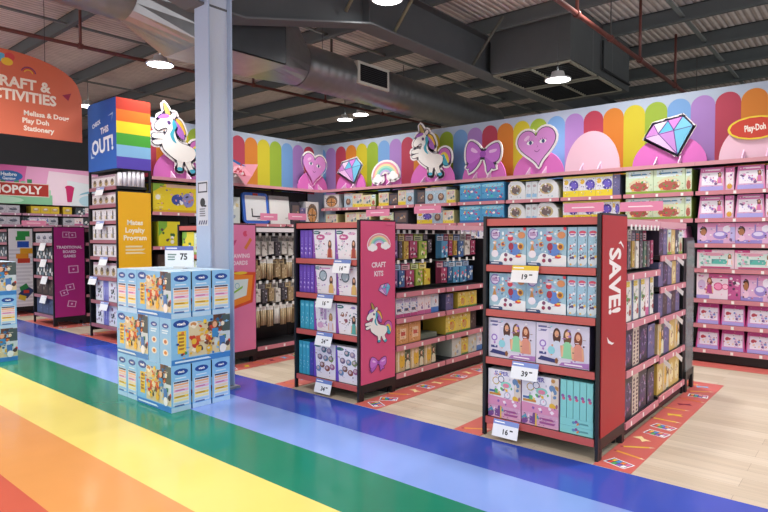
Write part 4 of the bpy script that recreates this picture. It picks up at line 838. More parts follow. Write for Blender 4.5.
# side aisle bays
E1 = [.105, .473, .818, 1.17]; E1b = [.12, .44, .768, 1.02, 1.28]; E2 = [.14, .40, .66, .905]
A1 = Bay('black double sided aisle bay behind the SAVE panel', -1.355, PY, 'E', JY-PY, .40, E1, 1.60, PINK, '#cf9aa6', 'near SAVE aisle bay', canopy_z=1.555, peg=1.2)
B1 = Bay('black double sided aisle bay at the far end of the SAVE gondola', -1.355, JY, 'E', EY-JY, .40, E1b, 1.60, PINK, '#cf9aa6', 'far SAVE aisle bay', canopy_z=1.555)
A2 = Bay('black double sided aisle bay behind the craft kits panel', -3.45, PY, 'E', JY-PY, .40, E2, 1.60, PINK, '#cf9aa6', 'near craft kits aisle', canopy_z=1.555, peg=.95)
B2 = Bay('black double sided aisle bay at the far end of the craft kits gondola', -3.45, JY, 'E', EY-JY, .40, E2, 1.60, PINK, '#cf9aa6', 'far craft kits aisle', canopy_z=1.555, peg=.95)
A3 = Bay('black double sided hook bay behind the drawing boards panel', -5.55, PY, 'E', JY-PY, .40, [.14], 1.60, PINK, '#e8dfe2', 'near drawing boards aisle', canopy_z=1.54, peg=.2)
B3 = Bay('black double sided hook bay at the far end of the drawing boards gondola', -5.55, JY, 'E', EY-JY, .40, [.14], 1.60, PINK, '#e8dfe2', 'far drawing boards aisle', canopy_z=1.54, peg=.2)
A5 = Bay('black double sided aisle bay behind the magenta board games panel', -10.18, PY, 'E', 1.3, .40, G5L, 1.60, PINK, '#8a5a64', 'aisle bay behind the magenta panel')
A6 = Bay('black double sided aisle bay behind the white bricks panel', -12.3, PY, 'E', 1.3, .40, G5L, 1.60, PINK, '#8a5a64', 'aisle bay behind the white panel')
N1 = end_unit('black rear end shelf unit of the SAVE gondola', -2.21, -1.375, PINK, LV, 1.45, None, None, 'rear end of the SAVE gondola', face='N', y=6.245, canopy=None)
N2 = end_unit('black rear end shelf unit of the craft kits gondola', -4.30, -3.45, PINK, LV, 1.45, None, None, 'rear end of the craft kits gondola', face='N', y=6.245, canopy=None)
mb = MB(); mb.box(0, .008, 0, .27, .2, 1.42, '#d4dee0'); mb.build('panel', M_clear, N1.t).location = (-.02, .03, 0)
mb = MB(); mb.box(-.02, 0, .25, .30, 0, .14, BLK); mb.box(-.02, 0, 0, .05, 0, .14, BLK); mb.box(-.02, -.012, 0, .3, .14, .2, BLK); mb.build('clear_panel_foot', M_paint, N1.t)

# ------------------------------------------------------------------ goods on the four main end units
row(G1, 3, [('bead', .295, .265, .30), ('bead', .295, .265, .30), .004]+[('beadspine', .066, .265, .30)]*3, .03)
row(G1, 2, [('bead', .295, .262, .30), ('bead', .295, .262, .30), .004]+[('beadspine', .066, .262, .30)]*3, .03)
row(G1, 1, [('girls', .352, .285, .10), ('girls', .352, .285, .10)], .025)
z = LV[0]+.0245
for i, (x, wd) in enumerate(((.16, .262), (.435, .272))):
    s = ('left', 'right')[i]
    put('pinkflat', G1.wp(x, .02, z), 0, wd, .088, .3, 'flat pink kit box lying under the %s large titled box, SAVE end unit' % s)
    put('superb', G1.wp(x, .02, z+.089), 0, wd, .262, .1, 'white kit box titled super, %s of two on SAVE end unit' % s)
put('mintflat', G1.wp(.695, .02, z), 0, .225, .05, .3, 'lower flat aqua kit box under the upright ones, SAVE end unit')
put('mintflat', G1.wp(.695, .02, z+.051), 0, .225, .05, .3, 'upper flat aqua kit box under the upright ones, SAVE end unit')
for i in range(5): put('mintspine', G1.wp(.605+.045*i, .02, z+.102), 0, .042, .255, .25, 'tall aqua kit box standing upright, %s of five on SAVE end unit' % ('leftmost', 'second from left', 'middle', 'second from right', 'rightmost')[i])
for i, (u, l, tx, c) in enumerate([(.34, 3, '19', '#e6c62c'), (.345, 1, '39', '#7f93cf'), (.2, 0, '16', '#7f93cf')]): ticket(G1, u, LV[l]+.025, tx, c, '%s shelf of SAVE end unit' % lvl(l, 4), .2, .12)
row(G2, 3, [('purplespine', .05, .265, .28)]*3+[.004, ('g2a', .285, .268, .08), ('g2a', .285, .268, .08)], .05)
row(G2, 2, [('purplespine', .048, .262, .28)]*4+[.004, ('g2b', .28, .262, .08), ('g2b', .28, .262, .08)], .035)
row(G2, 1, [('tealspine', .06, .268, .28)]*3+[('g2c', .285, .272, .08), ('g2d', .285, .272, .08)], .045)
row(G2, 0, [('tealspine', .046, .315, .28)]*3+[('tealdark', .05, .315, .28), ('g2e', .29, .325, .08), ('g2e', .29, .325, .08)], .02)
for u, l, tx in [(.66, 3, '14'), (.44, 2, '16'), (.43, 1, '24'), (.42, 0, '34')]: ticket(G2, u, LV[l]+.025, tx, '#6f86c4', '%s shelf of craft kits end unit' % lvl(l, 4), .21, .125)
row(G3, 3, [('brickgreen', .24, .26, .3), ('garden', .25, .25, .3), ('yellowkit', .24, .26, .3)], .04)
row(G3, 2, [('yellowkit', .24, .26, .3), ('garden', .25, .25, .3), ('frame', .24, .26, .3)], .04)
# G5, G6 end units
for l in range(5):
    k = ['bluegame', 'darkgame', 'bwgame', 'bwgame', 'silver'][l]
    row(G5, l, [(k, .24, [.26, .26, .22, .2, .16][l], .3)]*3, .05)
    row(G6, l, [('bwgame', .24, .2, .3)]*3, .05)
for u, l in ((.5, 3), (.52, 2), (.5, 0), (.55, 1)): ticket(G5, u, G5L[l+1 if l < 3 else 4]+.02, '', '#dfe3ea', 'shelf %s of board games end unit' % ORD[l], .24, .13)
# tower
for l in range(8):
    n = 4 if l > 1 else 3
    k = ['puzzle', 'puzzle', 'whitedog', 'whitefig', 'whitefig', 'whitefig', 'whitedog', 'whitedog'][l]
    hh = [.29, .29, .2, .17, .2, .16, .16, .165][l]
    if l > 1: row(G4, l, [(k, .185, hh, .25)]*4, .05)
    else: row(G4, l, [(k, .24, hh, .25), ('puzzlespine', .05, hh, .25), ('puzzlespine', .05, hh, .25), ('puzzlespine', .05, hh, .25), (k, .24, hh, .25)], .12)
for u, l in ((.42, 7), (.4, 5), (.5, 3), (.15, 2), (.5, 1)): ticket(G4, u, TL[l]+.02, '', '#8a9ad0', '%s shelf of the yellow tower' % lvl(l, 8), .24, .12)
# white paper rolls showing on the tower side, under the rainbow header
for i in range(6):
    mb = MB(); mb.tube((0, 0, 0), (0, 0, .18+.03*math.sin(PI*i/8)), .031, '#eceaf2', 10); o = mb.build('paper_roll', M_board); o.location = (-7.99, 3.80+.064*i, 2.162)
    tag(o, 'white paper roll on tower top side, %s' % ordn(i, 6), 'paper roll', 'white paper rolls on the tower')
# SAVE aisle
row(A1, 0, [('fairy', .2, .30, .3), ('dotty', .07, .30, .3), ('dotty', .07, .30, .3), ('fairy', .2, .30, .3), .02, ('fairy', .18, .28, .3)], .04)
row(A1, 1, [('fairy', .2, .29, .3), ('dotty', .07, .29, .3), ('dotty', .07, .29, .3), ('fairy', .2, .29, .3), .02, ('bluevio', .18, .26, .3)], .04)
row(A1, 2, [('stripekit', .15, .31, .3), .02, ('stripekit', .15, .31, .3), .02, ('stripekit', .15, .31, .3), ('paintpink', .08, .3, .3), ('stripekit', .12, .3, .3)], .03)
pegrow(A1, 1.51, [('pk10', .09, .30), ('pk9', .08, .30), ('pk1', .08, .29), ('pk7', .09, .3), ('pk9', .08, .3), ('pk10', .085, .3), ('pk9', .075, .3), ('pk2', .08, .28)], rowname='upper', out=.385)
row(B1, 0, [('amber', .17, .27, .3), ('mannequin', .17, .27, .3), ('amber', .17, .27, .3), ('amber', .16, .27, .3)], .05)
row(B1, 1, [('mannequin', .17, .27, .3), ('bluevio', .17, .27, .3), ('amber', .17, .27, .3), ('mannequin', .16, .27, .3)], .05)
row(B1, 2, [('bluevio', .13, .2, .3), ('darkgame', .13, .2, .3), ('bluevio', .13, .2, .3), ('darkgame', .13, .2, .3), ('bluevio', .13, .2, .3)], .05)
row(B1, 3, [('bluevio', .13, .21, .3), ('fairy', .13, .21, .3), ('bluevio', .13, .21, .3), ('amber', .13, .21, .3), ('bluevio', .13, .21, .3)], .05)
row(B1, 4, [('fairy', .12, .24, .3), ('bluevio', .12, .22, .3), ('garden', .12, .22, .3), ('amber', .12, .24, .3), ('bwgame', .12, .24, .3), ('garden', .12, .2, .3)], .05)
for l in (2, 3, 4, 1):
    for u in (.12, .5):
        mb = MB(); mb.poly([(0, 0, 0), (.0, -.1, -.08), (.0, -.09, -.15), (0, .0, -.06)], '#eeeeec'); mb.poly([(.002, 0, 0), (.002, 0, -.06), (.002, -.09, -.15), (.002, -.1, -.08)], '#eeeeec'); mb.box(-.03, .03, -.008, -.005, -.03, .02, '#e6e6e4')
        o = mb.build('flag_ticket', M_card, B1.t); o.location = (u, 0, E1b[l]+.01); o.scale = (.6, .6, .6)
# craft kits aisle
row(A2, 0, [('mannequin', .22, .235, .3), ('mannequin', .22, .235, .3), ('mannequin', .2, .235, .3)], .04)
row(A2, 1, [('orangekit', .19, .2, .3), ('orangekit', .19, .2, .3)], .04)
put('foldcloth', A2.wp(.6, .06, E2[1]+.0245), PI/2, .3, .045, .3, 'folded grey green fabric pieces lying beside the orange wooden kits')
row(A2, 2, [('paintset', .11, .195, .3), ('paintset', .11, .195, .3), ('paintset', .11, .195, .3), ('paintpink', .11, .195, .3), ('paintpink', .11, .195, .3), ('paintblue', .13, .195, .3)], .03)
row(B2, 0, [.1, ('palebox', .18, .2, .3), ('yellowbox', .14, .18, .3), ('palebox', .17, .2, .3), ('paintblue', .12, .2, .3)], .06)
row(B2, 1, [('yellowbox', .24, .235, .3), ('yellowbox', .24, .235, .3), ('darkgame', .12, .2, .3)], .04)
row(B2, 2, [('bluevio', .14, .17, .3), .09, ('yellowbox', .19, .17, .3), ('yellowbox', .19, .17, .3)], .04)
pegrow(A2, 1.49, [('pk0', .1, .24), ('pk9', .06, .25), ('pk1', .09, .26), ('pk2', .13, .25), ('pk3', .15, .26), ('pk9', .07, .2)], rowname='upper')
pegrow(A2, 1.20, [('pk0', .1, .23), ('pk4', .1, .24), ('pk2', .14, .25), ('pk3', .13, .24), ('pk6', .12, .24)], rowname='lower')
pegrow(B2, 1.49, [('pk5', .13, .26), ('pk2', .08, .24), ('pk1', .08, .24), ('pk4', .12, .26), ('pk7', .12, .24), ('pk2', .1, .24)], rowname='upper')
pegrow(B2, 1.20, [('pk2', .12, .24), ('pk4', .08, .22), ('pk5', .13, .25), ('pk5', .14, .25), ('pk4', .12, .24)], rowname='lower')
# drawing boards aisle : brushes, rolls, small packs
for k, (z, a) in enumerate([(1.47, ['pk7', 'pk7', 'pk7', 'pk9', 'pk7', 'pk7', 'pk7']), (1.19, ['pk8', 'roll', 'roll', 'pk8', 'pk8', 'roll', 'pk7']), (.90, ['pk7', 'pk9', 'pk8', 'pk7', 'pk9', 'pk8', 'pk7']), (.62, ['roll', 'roll', 'roll', 'rollw', 'roll', 'roll', 'pk8'])]):
    pegrow(A3, z, [(q, .09, .23+.02*((i+k) % 2)) for i, q in enumerate(a)], rowname=('top', 'second', 'third', 'bottom')[k])
for k, (z, a) in enumerate([(1.47, ['pk7', 'pk7', 'pk9', 'pk7', 'pk7', 'pk2', 'pk7']), (1.24, ['pk7', 'pk7', 'pk9', 'pk7', 'pk7', 'pk7']), (1.0, ['pk7', 'pk7', 'pk7', 'pk9', 'pk7']), (.75, ['pk8', 'pk7', 'pk8', 'pk9', 'pk2', 'pk8']), (.48, ['rollw', 'pk8', 'rollw', 'pk9', 'pk2', 'pk7'])]):
    pegrow(B3, z, [(q, .1, .17+.02*((i+k) % 2)) for i, q in enumerate(a)], rowname=('top', 'second', 'middle', 'fourth', 'bottom')[k])

# ------------------------------------------------------------------ perimeter shelving
BL = [.14, .43, .72, 1.07, 1.36, 1.65, 1.965]
BX = [-7.94, -7.40, -6.58, -5.76, -4.94, -4.12, -3.30, -2.48, -1.66, -.84, -.02, .80]
nm = ['corner', 'gem', 'rainbow', 'unicorn', 'bow', 'heart', 'pale arch', 'second gem', 'pink playset', 'far right', 'outermost']
BB = []
for i in range(11):
    BB.append(Bay('tall black back wall bay under the %s cutout' % nm[i] if i not in (0, 8, 9, 10) else 'tall black back wall bay, %s bay' % nm[i], BX[i], 7.55, 'S', BX[i+1]-BX[i], .38, BL, 2.295, PINK, None, ['back wall corner bay', 'bay under small gem', 'bay under rainbow', 'bay under back unicorn', 'bay under bow', 'bay under large heart', 'bay under pale arch', 'bay under large gem', 'bay under red logo', 'far right wall bay', 'outermost wall bay'][i], double=False))
LB = []
for i in range(4):
    LB.append(Bay('tall black left wall bay, %s' % ['next to the rainbow tower', 'behind the pale blue column', 'with the whiteboard', 'nearest the corner'][i], -7.95, PY+.829*i, 'E', .829, .36, [.2, .55, .9, 1.30, 1.80] if i == 0 else [.2, .6, 1.0, 1.35, 1.66], 2.295, PINK, None, ['bay beside yellow tower', 'bay behind blue column', 'whiteboard bay', 'left wall corner bay'][i], double=False))
def ledge(label, loc, rz, L, joints):
    t = thing('display_ledge', label, 'ledge', loc, rz)
    SB(0, L, .0, .395, 0, .03, '#2a2528', 'board', t)
    a = 0
    for j in joints+[L]:
        SB(a+.002, j-.002, -.008, 0, -.012, .034, '#cf929c', 'price_strip', t, M_card); a = j
ledge('long pink edged ledge along the top of the back wall shelving', (-7.945, 7.55, 2.296), 0, 8.74, [x+7.945 for x in BX[1:-1]])
ledge('pink edged ledge along the top of the left wall shelving', (-7.95, 4.24, 2.296), PI/2, 3.3, [.83, 1.66, 2.49])
# goods, left wall
row(LB[0], 4, [('brickyellow', .70, .41, .2)], .02)
row(LB[0], 3, [.08, ('brickgreen', .34, .36, .2), ('brickyellow', .34, .3, .2)], .02)
row(LB[0], 2, [('brown', .5, .28, .3)], .1)
row(LB[1], 4, [.3, ('palebox', .3, .42, .1)], .1)
# whiteboard on a blue frame
wt = thing('whiteboard', 'blue framed magnetic whiteboard leaning in the left wall shelving', 'whiteboard', (-8.0, 6.13, 1.686), PI/2)
def rrect(w, h, r, n=5): 
    o = []
    for cx, cy, a in ((w/2-r, h-r, 0), (-w/2+r, h-r, PI/2), (-w/2+r, r, PI), (w/2-r, r, 1.5*PI)): o += [(cx+r*math.cos(a+PI/2*i/n), cy+r*math.sin(a+PI/2*i/n)) for i in range(n+1)]
    return o
def plate(pts, y0, y1, colr, lean=.0):
    mb = MB(); F = [(x, y0+lean*z, z) for x, z in pts]; B = [(x, y1+lean*z, z) for x, z in pts]
    mb.poly(F, colr); mb.poly(B[::-1], colr)
    for i in range(len(pts)): mb.poly([F[i-1], B[i-1], B[i], F[i]], colr)
    return mb
plate(rrect(.54, .52, .07), 0, .035, '#3a66c0', .12).build('frame', M_plastic, wt)
plate([(x, z+.05) for x, z in rrect(.43, .42, .02)], -.004, .0, '#d8dadc', .12).build('board', M_card, wt)
mb = plate([(-.1, .25), (-.08, .25), (-.08, .13), (.08, .13), (.08, .11), (-.1, .11)], -.008, -.005, '#3a3c42', .12); mb.build('printed_corner', M_card, wt)
plate([(-.05, .47), (.05, .47), (.05, .51), (-.05, .51)], -.012, -.001, '#a83a34', .12).build('clip', M_plastic, wt)
wt = thing('drawing_easel_pad', 'large white flip pad with grey top strip right of the whiteboard', 'drawing pad', (-8.0, 6.635, 1.686), PI/2)
plate([(-.22, 0), (.22, 0), (.22, .42), (-.22, .42)], 0, .03, '#dcdcda', .1).build('pad', M_card, wt)
plate([(-.22, .42), (.22, .42), (.22, .49), (-.22, .49)], 0, .035, '#9a9a9a', .1).build('top_strip', M_plastic, wt)
des('hut', 'craft_set_box', 'white brown hut box', '#d0ccd0', [('r',0,0,1,1,'#d8d4d6'), ('e',.5,.5,.4,.42,'#6a5a50'), ('e',.5,.42,.32,.32,'#c8905a'), ('r',.2,.4,.8,.45,'#4a3a34'), ('r',.48,.1,.52,.7,'#4a3a34'), ('r',0,0,1,.1,'#b8a8a0')])
row(LB[3], 4, [.11, ('darkpack', .2, .4, .2), ('bluevio', .14, .3, .2), ('hut', .32, .42, .2)], .02)
row(LB[1], 3, [('palebox', .3, .25, .3), ('bluekit', .3, .25, .3)], .1); row(LB[2], 3, [('bluekit', .34, .2, .3), ('frame', .3, .2, .3)], .05); row(LB[3], 3, [('bluekit', .34, .2, .3), ('bluepack', .3, .2, .3)], .05)
# goods, back wall
row(BB[0], 6, [('hut', .38, .25, .3)], .06)
row(BB[0], 5, [('frame', .3, .2, .3)], .1)
row(BB[1], 6, [('bluepack', .2, .25, .3), ('frame', .24, .24, .3), ('frame', .2, .2, .3), ('garden', .1, .2, .3)], .03)
row(BB[1], 5, [('frame', .3, .22, .3), ('frame', .3, .22, .3)], .06)
row(BB[2], 6, [('frame', .22, .22, .3), ('darkpack', .2, .2, .3), ('frame', .16, .24, .3), ('bluepack', .16, .24, .3)], .03)
row(BB[2], 5, [('garden', .3, .2, .3), ('darkpack', .3, .22, .3)], .06)
row(BB[3], 6, [('darkpack', .16, .22, .3), ('bluepack', .2, .25, .3), ('bluepack', .2, .25, .3), ('frame', .16, .2, .3)], .03)
row(BB[3], 5, [('yellowkit', .3, .2, .3), ('bluepack', .2, .24, .3), ('frame', .2, .2, .3)], .03)
row(BB[4], 6, [('bluekit', .375, .27, .3), ('bluekit', .375, .27, .3)], .025); row(BB[4], 5, [('bluekit', .375, .26, .3), ('bluekit', .375, .26, .3)], .025); row(BB[4], 4, [('paintset', .35, .2, .3), ('paintset', .2, .2, .3)], .05)
for l in (6, 5): row(BB[5], l, [('whitedome', .27, .26, .3), ('whitetube', .085, .24, .3), ('whitetube', .085, .24, .3), ('whitedome', .30, .26, .3)], .02)
row(BB[6], 6, [('yellowkit', .215, .27, .3), ('yellowkit', .215, .27, .3), ('yellowkit', .215, .27, .3), ('bluevio', .09, .26, .3)], .02)
row(BB[6], 5, [('yellowkit', .215, .27, .3), ('yellowkit', .215, .27, .3), ('yellowkit', .215, .27, .3), ('yellowkit', .09, .26, .3)], .02)
for l in (6, 5): row(BB[7], l, [('garden', .33, .28, .3), ('garden', .36, .28, .3), ('garden', .07, .27, .3)], .02)
row(BB[7], 4, [('doll', .35, .2, .3), ('doll', .35, .2, .3)], .04)
for b in (BB[8], BB[9], BB[10]):
    for l in (6, 5): row(b, l, [('doll', .275, .265, .2), ('dollspine', .085, .25, .2), .01, ('doll', .29, .265, .2), ('dollspine', .085, .25, .2)], .02)
    row(b, 4, [('scooter', .40, .25, .2), ('scooter', .385, .25, .2)], .01)
    row(b, 3, [('picnic', .395, .215, .2), ('picnic', .385, .215, .2)], .01)
    row(b, 2, [('bakery', .47, .29, .2), ('scooter', .32, .29, .2)] if b is BB[8] else [('bakery', .40, .29, .2), ('bakery', .38, .29, .2)], .01)
    for l in (1, 0): row(b, l, [('smalldoll', .255, .235, .2), ('smalldoll', .255, .235, .2), ('smalldoll', .255, .235, .2)], .015)
# pink category cards standing out from the shelves
def aisle_card(label, loc, rz, W=.45, H=.115):
    t = thing('category_card', label, 'aisle sign', loc, rz, 'pink category cards on the wall shelving')
    mb = MB(); mb.box(-W/2, W/2, -.004, 0, 0, H, '#dd86a8'); art(mb, (-W/2, -.004, 0), (1,0,0), (0,0,1), (0,-1,0), W, H, [('l', .2, .4, .8, .62, 1, '#f6e2ea')]); mb.build('card', M_board, t)
    mb = MB()
    for s in (-1, 1): mb.tube((s*W*.4, 0, .03), (s*W*.4, .125, .03), .004, '#2a2a2c', 5)
    mb.build('bracket', M_paint, t)
for lb, x, z, W in [('pink category card under the rainbow cutout', -6.45, 1.81, .52), ('pink category card under the standing white unicorn', -5.42, 1.83, .52), ('pink category card right of the white domed craft packs', -2.93, 1.78, .52), ('pink category card in front of the green craft sets', -2.22, 1.77, .5)]: aisle_card(lb, (x, 7.44, z), 0, W)
aisle_card('pink category card in front of the blue framed whiteboard', (-7.84, 6.25, 1.74), PI/2, .36); aisle_card('pink category card below the white flip pad', (-7.84, 6.88, 1.76), PI/2, .42)

# ------------------------------------------------------------------ cutouts on the ledges
LZ = 2.331
def cutout(label, fig, loc, rz, W, H, aw, ah, lift=.06, acol='#dd6fc0', rot=0, shapes=None, border=.04, outc='#33264e', out=.011):
    t = thing('display_cutout', label, 'cardboard cutout', loc, rz, 'cartoon cutouts along the ledge')
    arch_stand(t, aw, ah, acol)
    sh = shapes or FIG[fig]
    if rot:
        c, s = math.cos(rot), math.sin(rot); sh = [([((.5+((x-.5)*W*c-(y-.5)*H*s)/W), (.5+((x-.5)*W*s+(y-.5)*H*c)/H)) for x, y in p], q) for p, q in sh]
    o = board(sh, W, H, border, out, 'picture_panel', t, outc=outc); o.location = (0, 0.0, lift)
    return t
EX = -8.02
cutout('white unicorn cutout with rainbow mane on the ledge beside the rainbow tower', 'unicorn', (EX, 4.72, LZ), PI/2, .88, 1.0, .80, .42, .08)
cutout('pink heart cutout with a face standing in the corner of the walls', None, (EX, 7.45, LZ), PI/2, .60, .58, .75, .34, .1, rot=-.12, shapes=FACE)
cutout('lilac gem cutout next to the corner, left of the rainbow', 'diamond', (-7.30, 7.64, LZ), 0, .58, .42, .72, .34, .1)
cutout('pastel rainbow cutout with two white clouds', 'rainbow', (-6.46, 7.64, LZ), 0, .52, .44, .66, .36, .03, border=.035, out=0)
cutout('white unicorn cutout with rainbow mane on the back wall ledge', 'unicorn', (-5.5, 7.64, LZ), 0, .78, .86, .86, .38, .08)
cutout('purple ribbon bow cutout on the back wall ledge', 'bow', (-4.55, 7.64, LZ), 0, .60, .5, .74, .36, .08)
cutout('large pink heart cutout with long lashes and a smile', None, (-3.68, 7.64, LZ), 0, .60, .56, .76, .34, .1, rot=.1, shapes=FACE)
cutout('large lilac gem cutout on the back wall ledge, right of the pale arch', 'diamond', (-1.98, 7.64, LZ), 0, .54, .44, .84, .36, .12)
t = thing('display_arch', 'pale pink arch stand between the large heart and large gem', 'display stand', (-2.92, 7.64, LZ)); arch_stand(t, .73, .52, '#eec2d4')
t = thing('display_arch', 'pale pink arch stand with red oval logo at the right end of the ledge', 'display stand', (-1.08, 7.64, LZ)); arch_stand(t, .72, .42, '#eec2d4')
mb = MB(); pts = ell(0, .34, .27, .13, 28); T0 = .02
F = [(x, 0, z) for x, z in pts]; B = [(x, .025, z) for x, z in pts]; mb.poly(F, '#e9cf3a'); mb.poly(B[::-1], '#e9cf3a')
for i in range(28): mb.poly([F[i-1], B[i-1], B[i], F[i]], '#e9cf3a')
art(mb, (-.27, 0, .21), (1,0,0), (0,0,1), (0,-1,0), .54, .26, [('e', .5, .5, .46, .44, '#c8402e'), ('t', 'Play-Doh', .5, .38, .27, '#f4ece0', .08, .78)]); mb.build('logo_oval', M_board, t)
# folded pink display near the column
t = thing('folded_display', 'pink, blue and red patterned folded display jutting out right of the column', 'display', (-7.9, 5.72, LZ+.02), PI/2)
mb = MB(); P3 = [(-.3,.0,.42),(.0,-.04,.28),(.3,-.08,.3),(.16,-.1,.1),(.02,-.12,-.06),(-.12,-.1,.1),(-.3,-.04,.16)]
mb.poly(P3, '#d88a9c'); mb.poly([(x, y+.02, z) for x, y, z in P3][::-1], '#c87a8c')
for i in range(len(P3)): a, b = P3[i-1], P3[i]; mb.poly([a, (a[0], a[1]+.02, a[2]), (b[0], b[1]+.02, b[2]), b], '#e8c8cc')
mb.poly([(-.28,-.012,.4),(.1,-.06,.24),(.12,-.062,.2),(-.26,-.012,.34)], '#2a6ab0')
for q in range(14):
    x, z = rnd.uniform(-.2, .15), rnd.uniform(.06, .26); c = rnd.choice(['#b02a34', '#e8dcdc', '#8a4a7a', '#d8a0b0', '#c83a4a']); s = rnd.uniform(.02, .04)
    mb.poly([(x-s, -.09-.002*q, z-s*.6), (x+s, -.09-.002*q, z-s*.2), (x+s*.4, -.09-.002*q, z+s)], c)
mb.build('printed_card', M_board, t)
SB(-.2, .1, .06, .075, -.0195, .25, '#c8b8bc', 'support_leg', t, M_board); SB(-.2, .1, -.05, .065, .2, .21, '#c8b8bc', 'brace', t, M_board)

# ------------------------------------------------------------------ board game wall far left
mw = thing('banner', 'long pink and green backlit banner reading monopoly', 'banner', (-14.82, 3.2, 2.21), PI/2)
mb = MB(); L = 3.3; H = .86; mb.box(0, L, 0, .08, 0, H, '#d83a9a')
ops = [('r',0,0,1,1,'#c23a8e'), ('p',[(.3,1),(.42,0),(1,0),(1,1)],'#dc6ab0'), ('p',[(.52,1),(.5,.5),(.62,0),(1,0),(1,1)],'#eca8d2'), ('p',[(.66,.92),(.64,.5),(.62,0),(1,0),(1,.86)],'#f4dcec'), ('p',[(.78,.7),(.8,0),(1,0),(1,.6)],'#e6ecf4')]
ops += [('r', x, .0, x+.03, hh, c) for x, hh, c in [(.1,.5,'#4a9a6a'),(.14,.6,'#7ab890'),(.2,.48,'#3a8a5a'),(.26,.62,'#5aa87a'),(.3,.5,'#8ac8a0'),(.36,.66,'#3a8a5a'),(.4,.56,'#6ab088'),(.44,.7,'#4a9a6a'),(.48,.6,'#8ac8a0'),(.52,.66,'#3a8a5a'),(.56,.5,'#6ab088'),(.6,.56,'#8ac8a0'),(.64,.4,'#a8d8b8')]]
ops += [('r',0,0,.68,.26,'#8ac8a0'), ('e',.3,.1,.2,.1,'#b8e0c8'), ('r',.14,.2,.66,.56,'#e8d8d0'), ('r',.145,.22,.655,.54,'#b0342a'), ('t','MONOPOLY',.40,.28,.21,'#f4eeea',0,.48),
        ('e',.41,.72,.085,.14,'#2a6ab0'), ('t','Hasbro',.41,.72,.09,'#dfe9f4',0,.13), ('t','Gaming',.41,.62,.07,'#dfe9f4',0,.1), ('p',[(.78,.1),(.81,.1),(.83,.52),(.77,.52)],'#c8286a'), ('e',.795,.5,.03,.06,'#c8286a'), ('p',[(.86,.3),(.98,.42),(.98,.5),(.88,.36)],'#8ac0d8'), ('e',.93,.15,.07,.15,'#b8dcec')]
art(mb, (0, 0, 0), (1,0,0), (0,0,1), (0,-1,0), L, H, ops); mb.build('printed_face', M_board, mw)
ML = [.2, .6, 1.0, 1.40, 1.72, 1.98]; MBY = []
for i in range(4):
    b = Bay('tall black game wall bay, %s' % ['nearest the entrance', 'second from the entrance', 'third from the entrance', 'furthest from the entrance'][i], -14.82, 3.1+.85*i, 'E', .85, .36, ML, 2.2, '#b888a0', None, ['nearest', 'second', 'third', 'furthest'][i]+' game wall bay', double=False)
    MBY.append(b)
row(MBY[0], 5, [('silver', .26, .17, .3)]*3, .02); row(MBY[0], 4, [('silver', .26, .18, .3)]*3, .02)
row(MBY[1], 5, [('silver', .26, .17, .3)]*3, .02); row(MBY[1], 4, [('silver', .26, .18, .3)]*3, .02)
row(MBY[2], 5, [.16]+[('yellowgame', .2, .17, .3)]*3, .02); row(MBY[2], 4, [('bwgame', .12, .18, .3), ('paintset', .2, .18, .3), ('paintset', .2, .18, .3), ('silver', .2, .18, .3)], .02)
row(MBY[3], 5, [('yellowgame', .2, .17, .3), .1, ('bwgame', .2, .17, .3), ('paintpink', .2, .17, .3)], .02); row(MBY[3], 4, [('silver', .25, .18, .3), ('paintpink', .2, .18, .3), ('bwgame', .2, .18, .3)], .02)
for b in MBY:
    for l in (3, 2, 1): row(b, l, [('bwgame', .25, .22, .3), ('paintpink', .22, .2, .3), ('bluegame', .25, .24, .3)], .03)
aisle_card('pink category card on the far left game wall', (-14.7, 5.0, 1.72), PI/2, .5)

# ------------------------------------------------------------------ stacked toddler toy boxes
des('vfront2', 'toddler_toy_box', 'pale blue toddler toy box', '#8cc0e6', VT, VN, tc='#c2dcee', group='stacked pale blue toddler toy boxes')
BW, BD, BH = .57, .18, .388
def vbox(x, y, z, rz, lab, d='vfront'): put(d, (x, y, z), rz, BW, BH, BD, lab)
XR, YF = -4.42, 2.508
LN = ['bottom', 'middle', 'top']
for l in range(3):
    z = l*(BH+.001)+.001; j = .004*(l-1)
    if l != 1:
        for k in range(3): vbox(XR-BW/2, YF+j+k*.194, z, 0, 'pale blue toddler box, %s layer, right side of column stack, %s' % (LN[l], ['front', 'middle', 'rear'][k]))
        for k in range(2): vbox(XR-BW-.014-.184*k, YF+j+BW/2+.004, z, PI/2, 'pale blue toddler box seen end-on, %s layer of column stack, %s' % (LN[l], ['inner', 'leftmost'][k]))
    else:
        for k in range(2): vbox(XR-k*.186, YF+BW/2, z, PI/2, 'pale blue toddler box facing the aisle, middle layer of column stack, %s' % ['outer', 'inner'][k], 'vfront2')
        for k in range(3): vbox(XR-.38-BW/2, YF+k*.194, z, 0, 'pale blue toddler box, middle layer, left side of column stack, %s' % ['front', 'middle', 'rear'][k])
XL2, YL2 = -7.76, 1.87
for l in range(3):
    z = l*(BH+.001)+.001
    if l != 1:
        for k in range(3): vbox(XL2-k*.186, YL2+BW/2, z, PI/2, 'pale blue toddler box facing aisle, %s layer of small far stack, %s' % (LN[l], ['outer', 'middle', 'inner'][k]))
    else:
        for k in range(3): vbox(XL2-BW/2, YL2+k*.194, z, 0, 'pale blue toddler box seen end-on, middle layer of small far stack, %s' % ['front', 'middle', 'rear'][k])
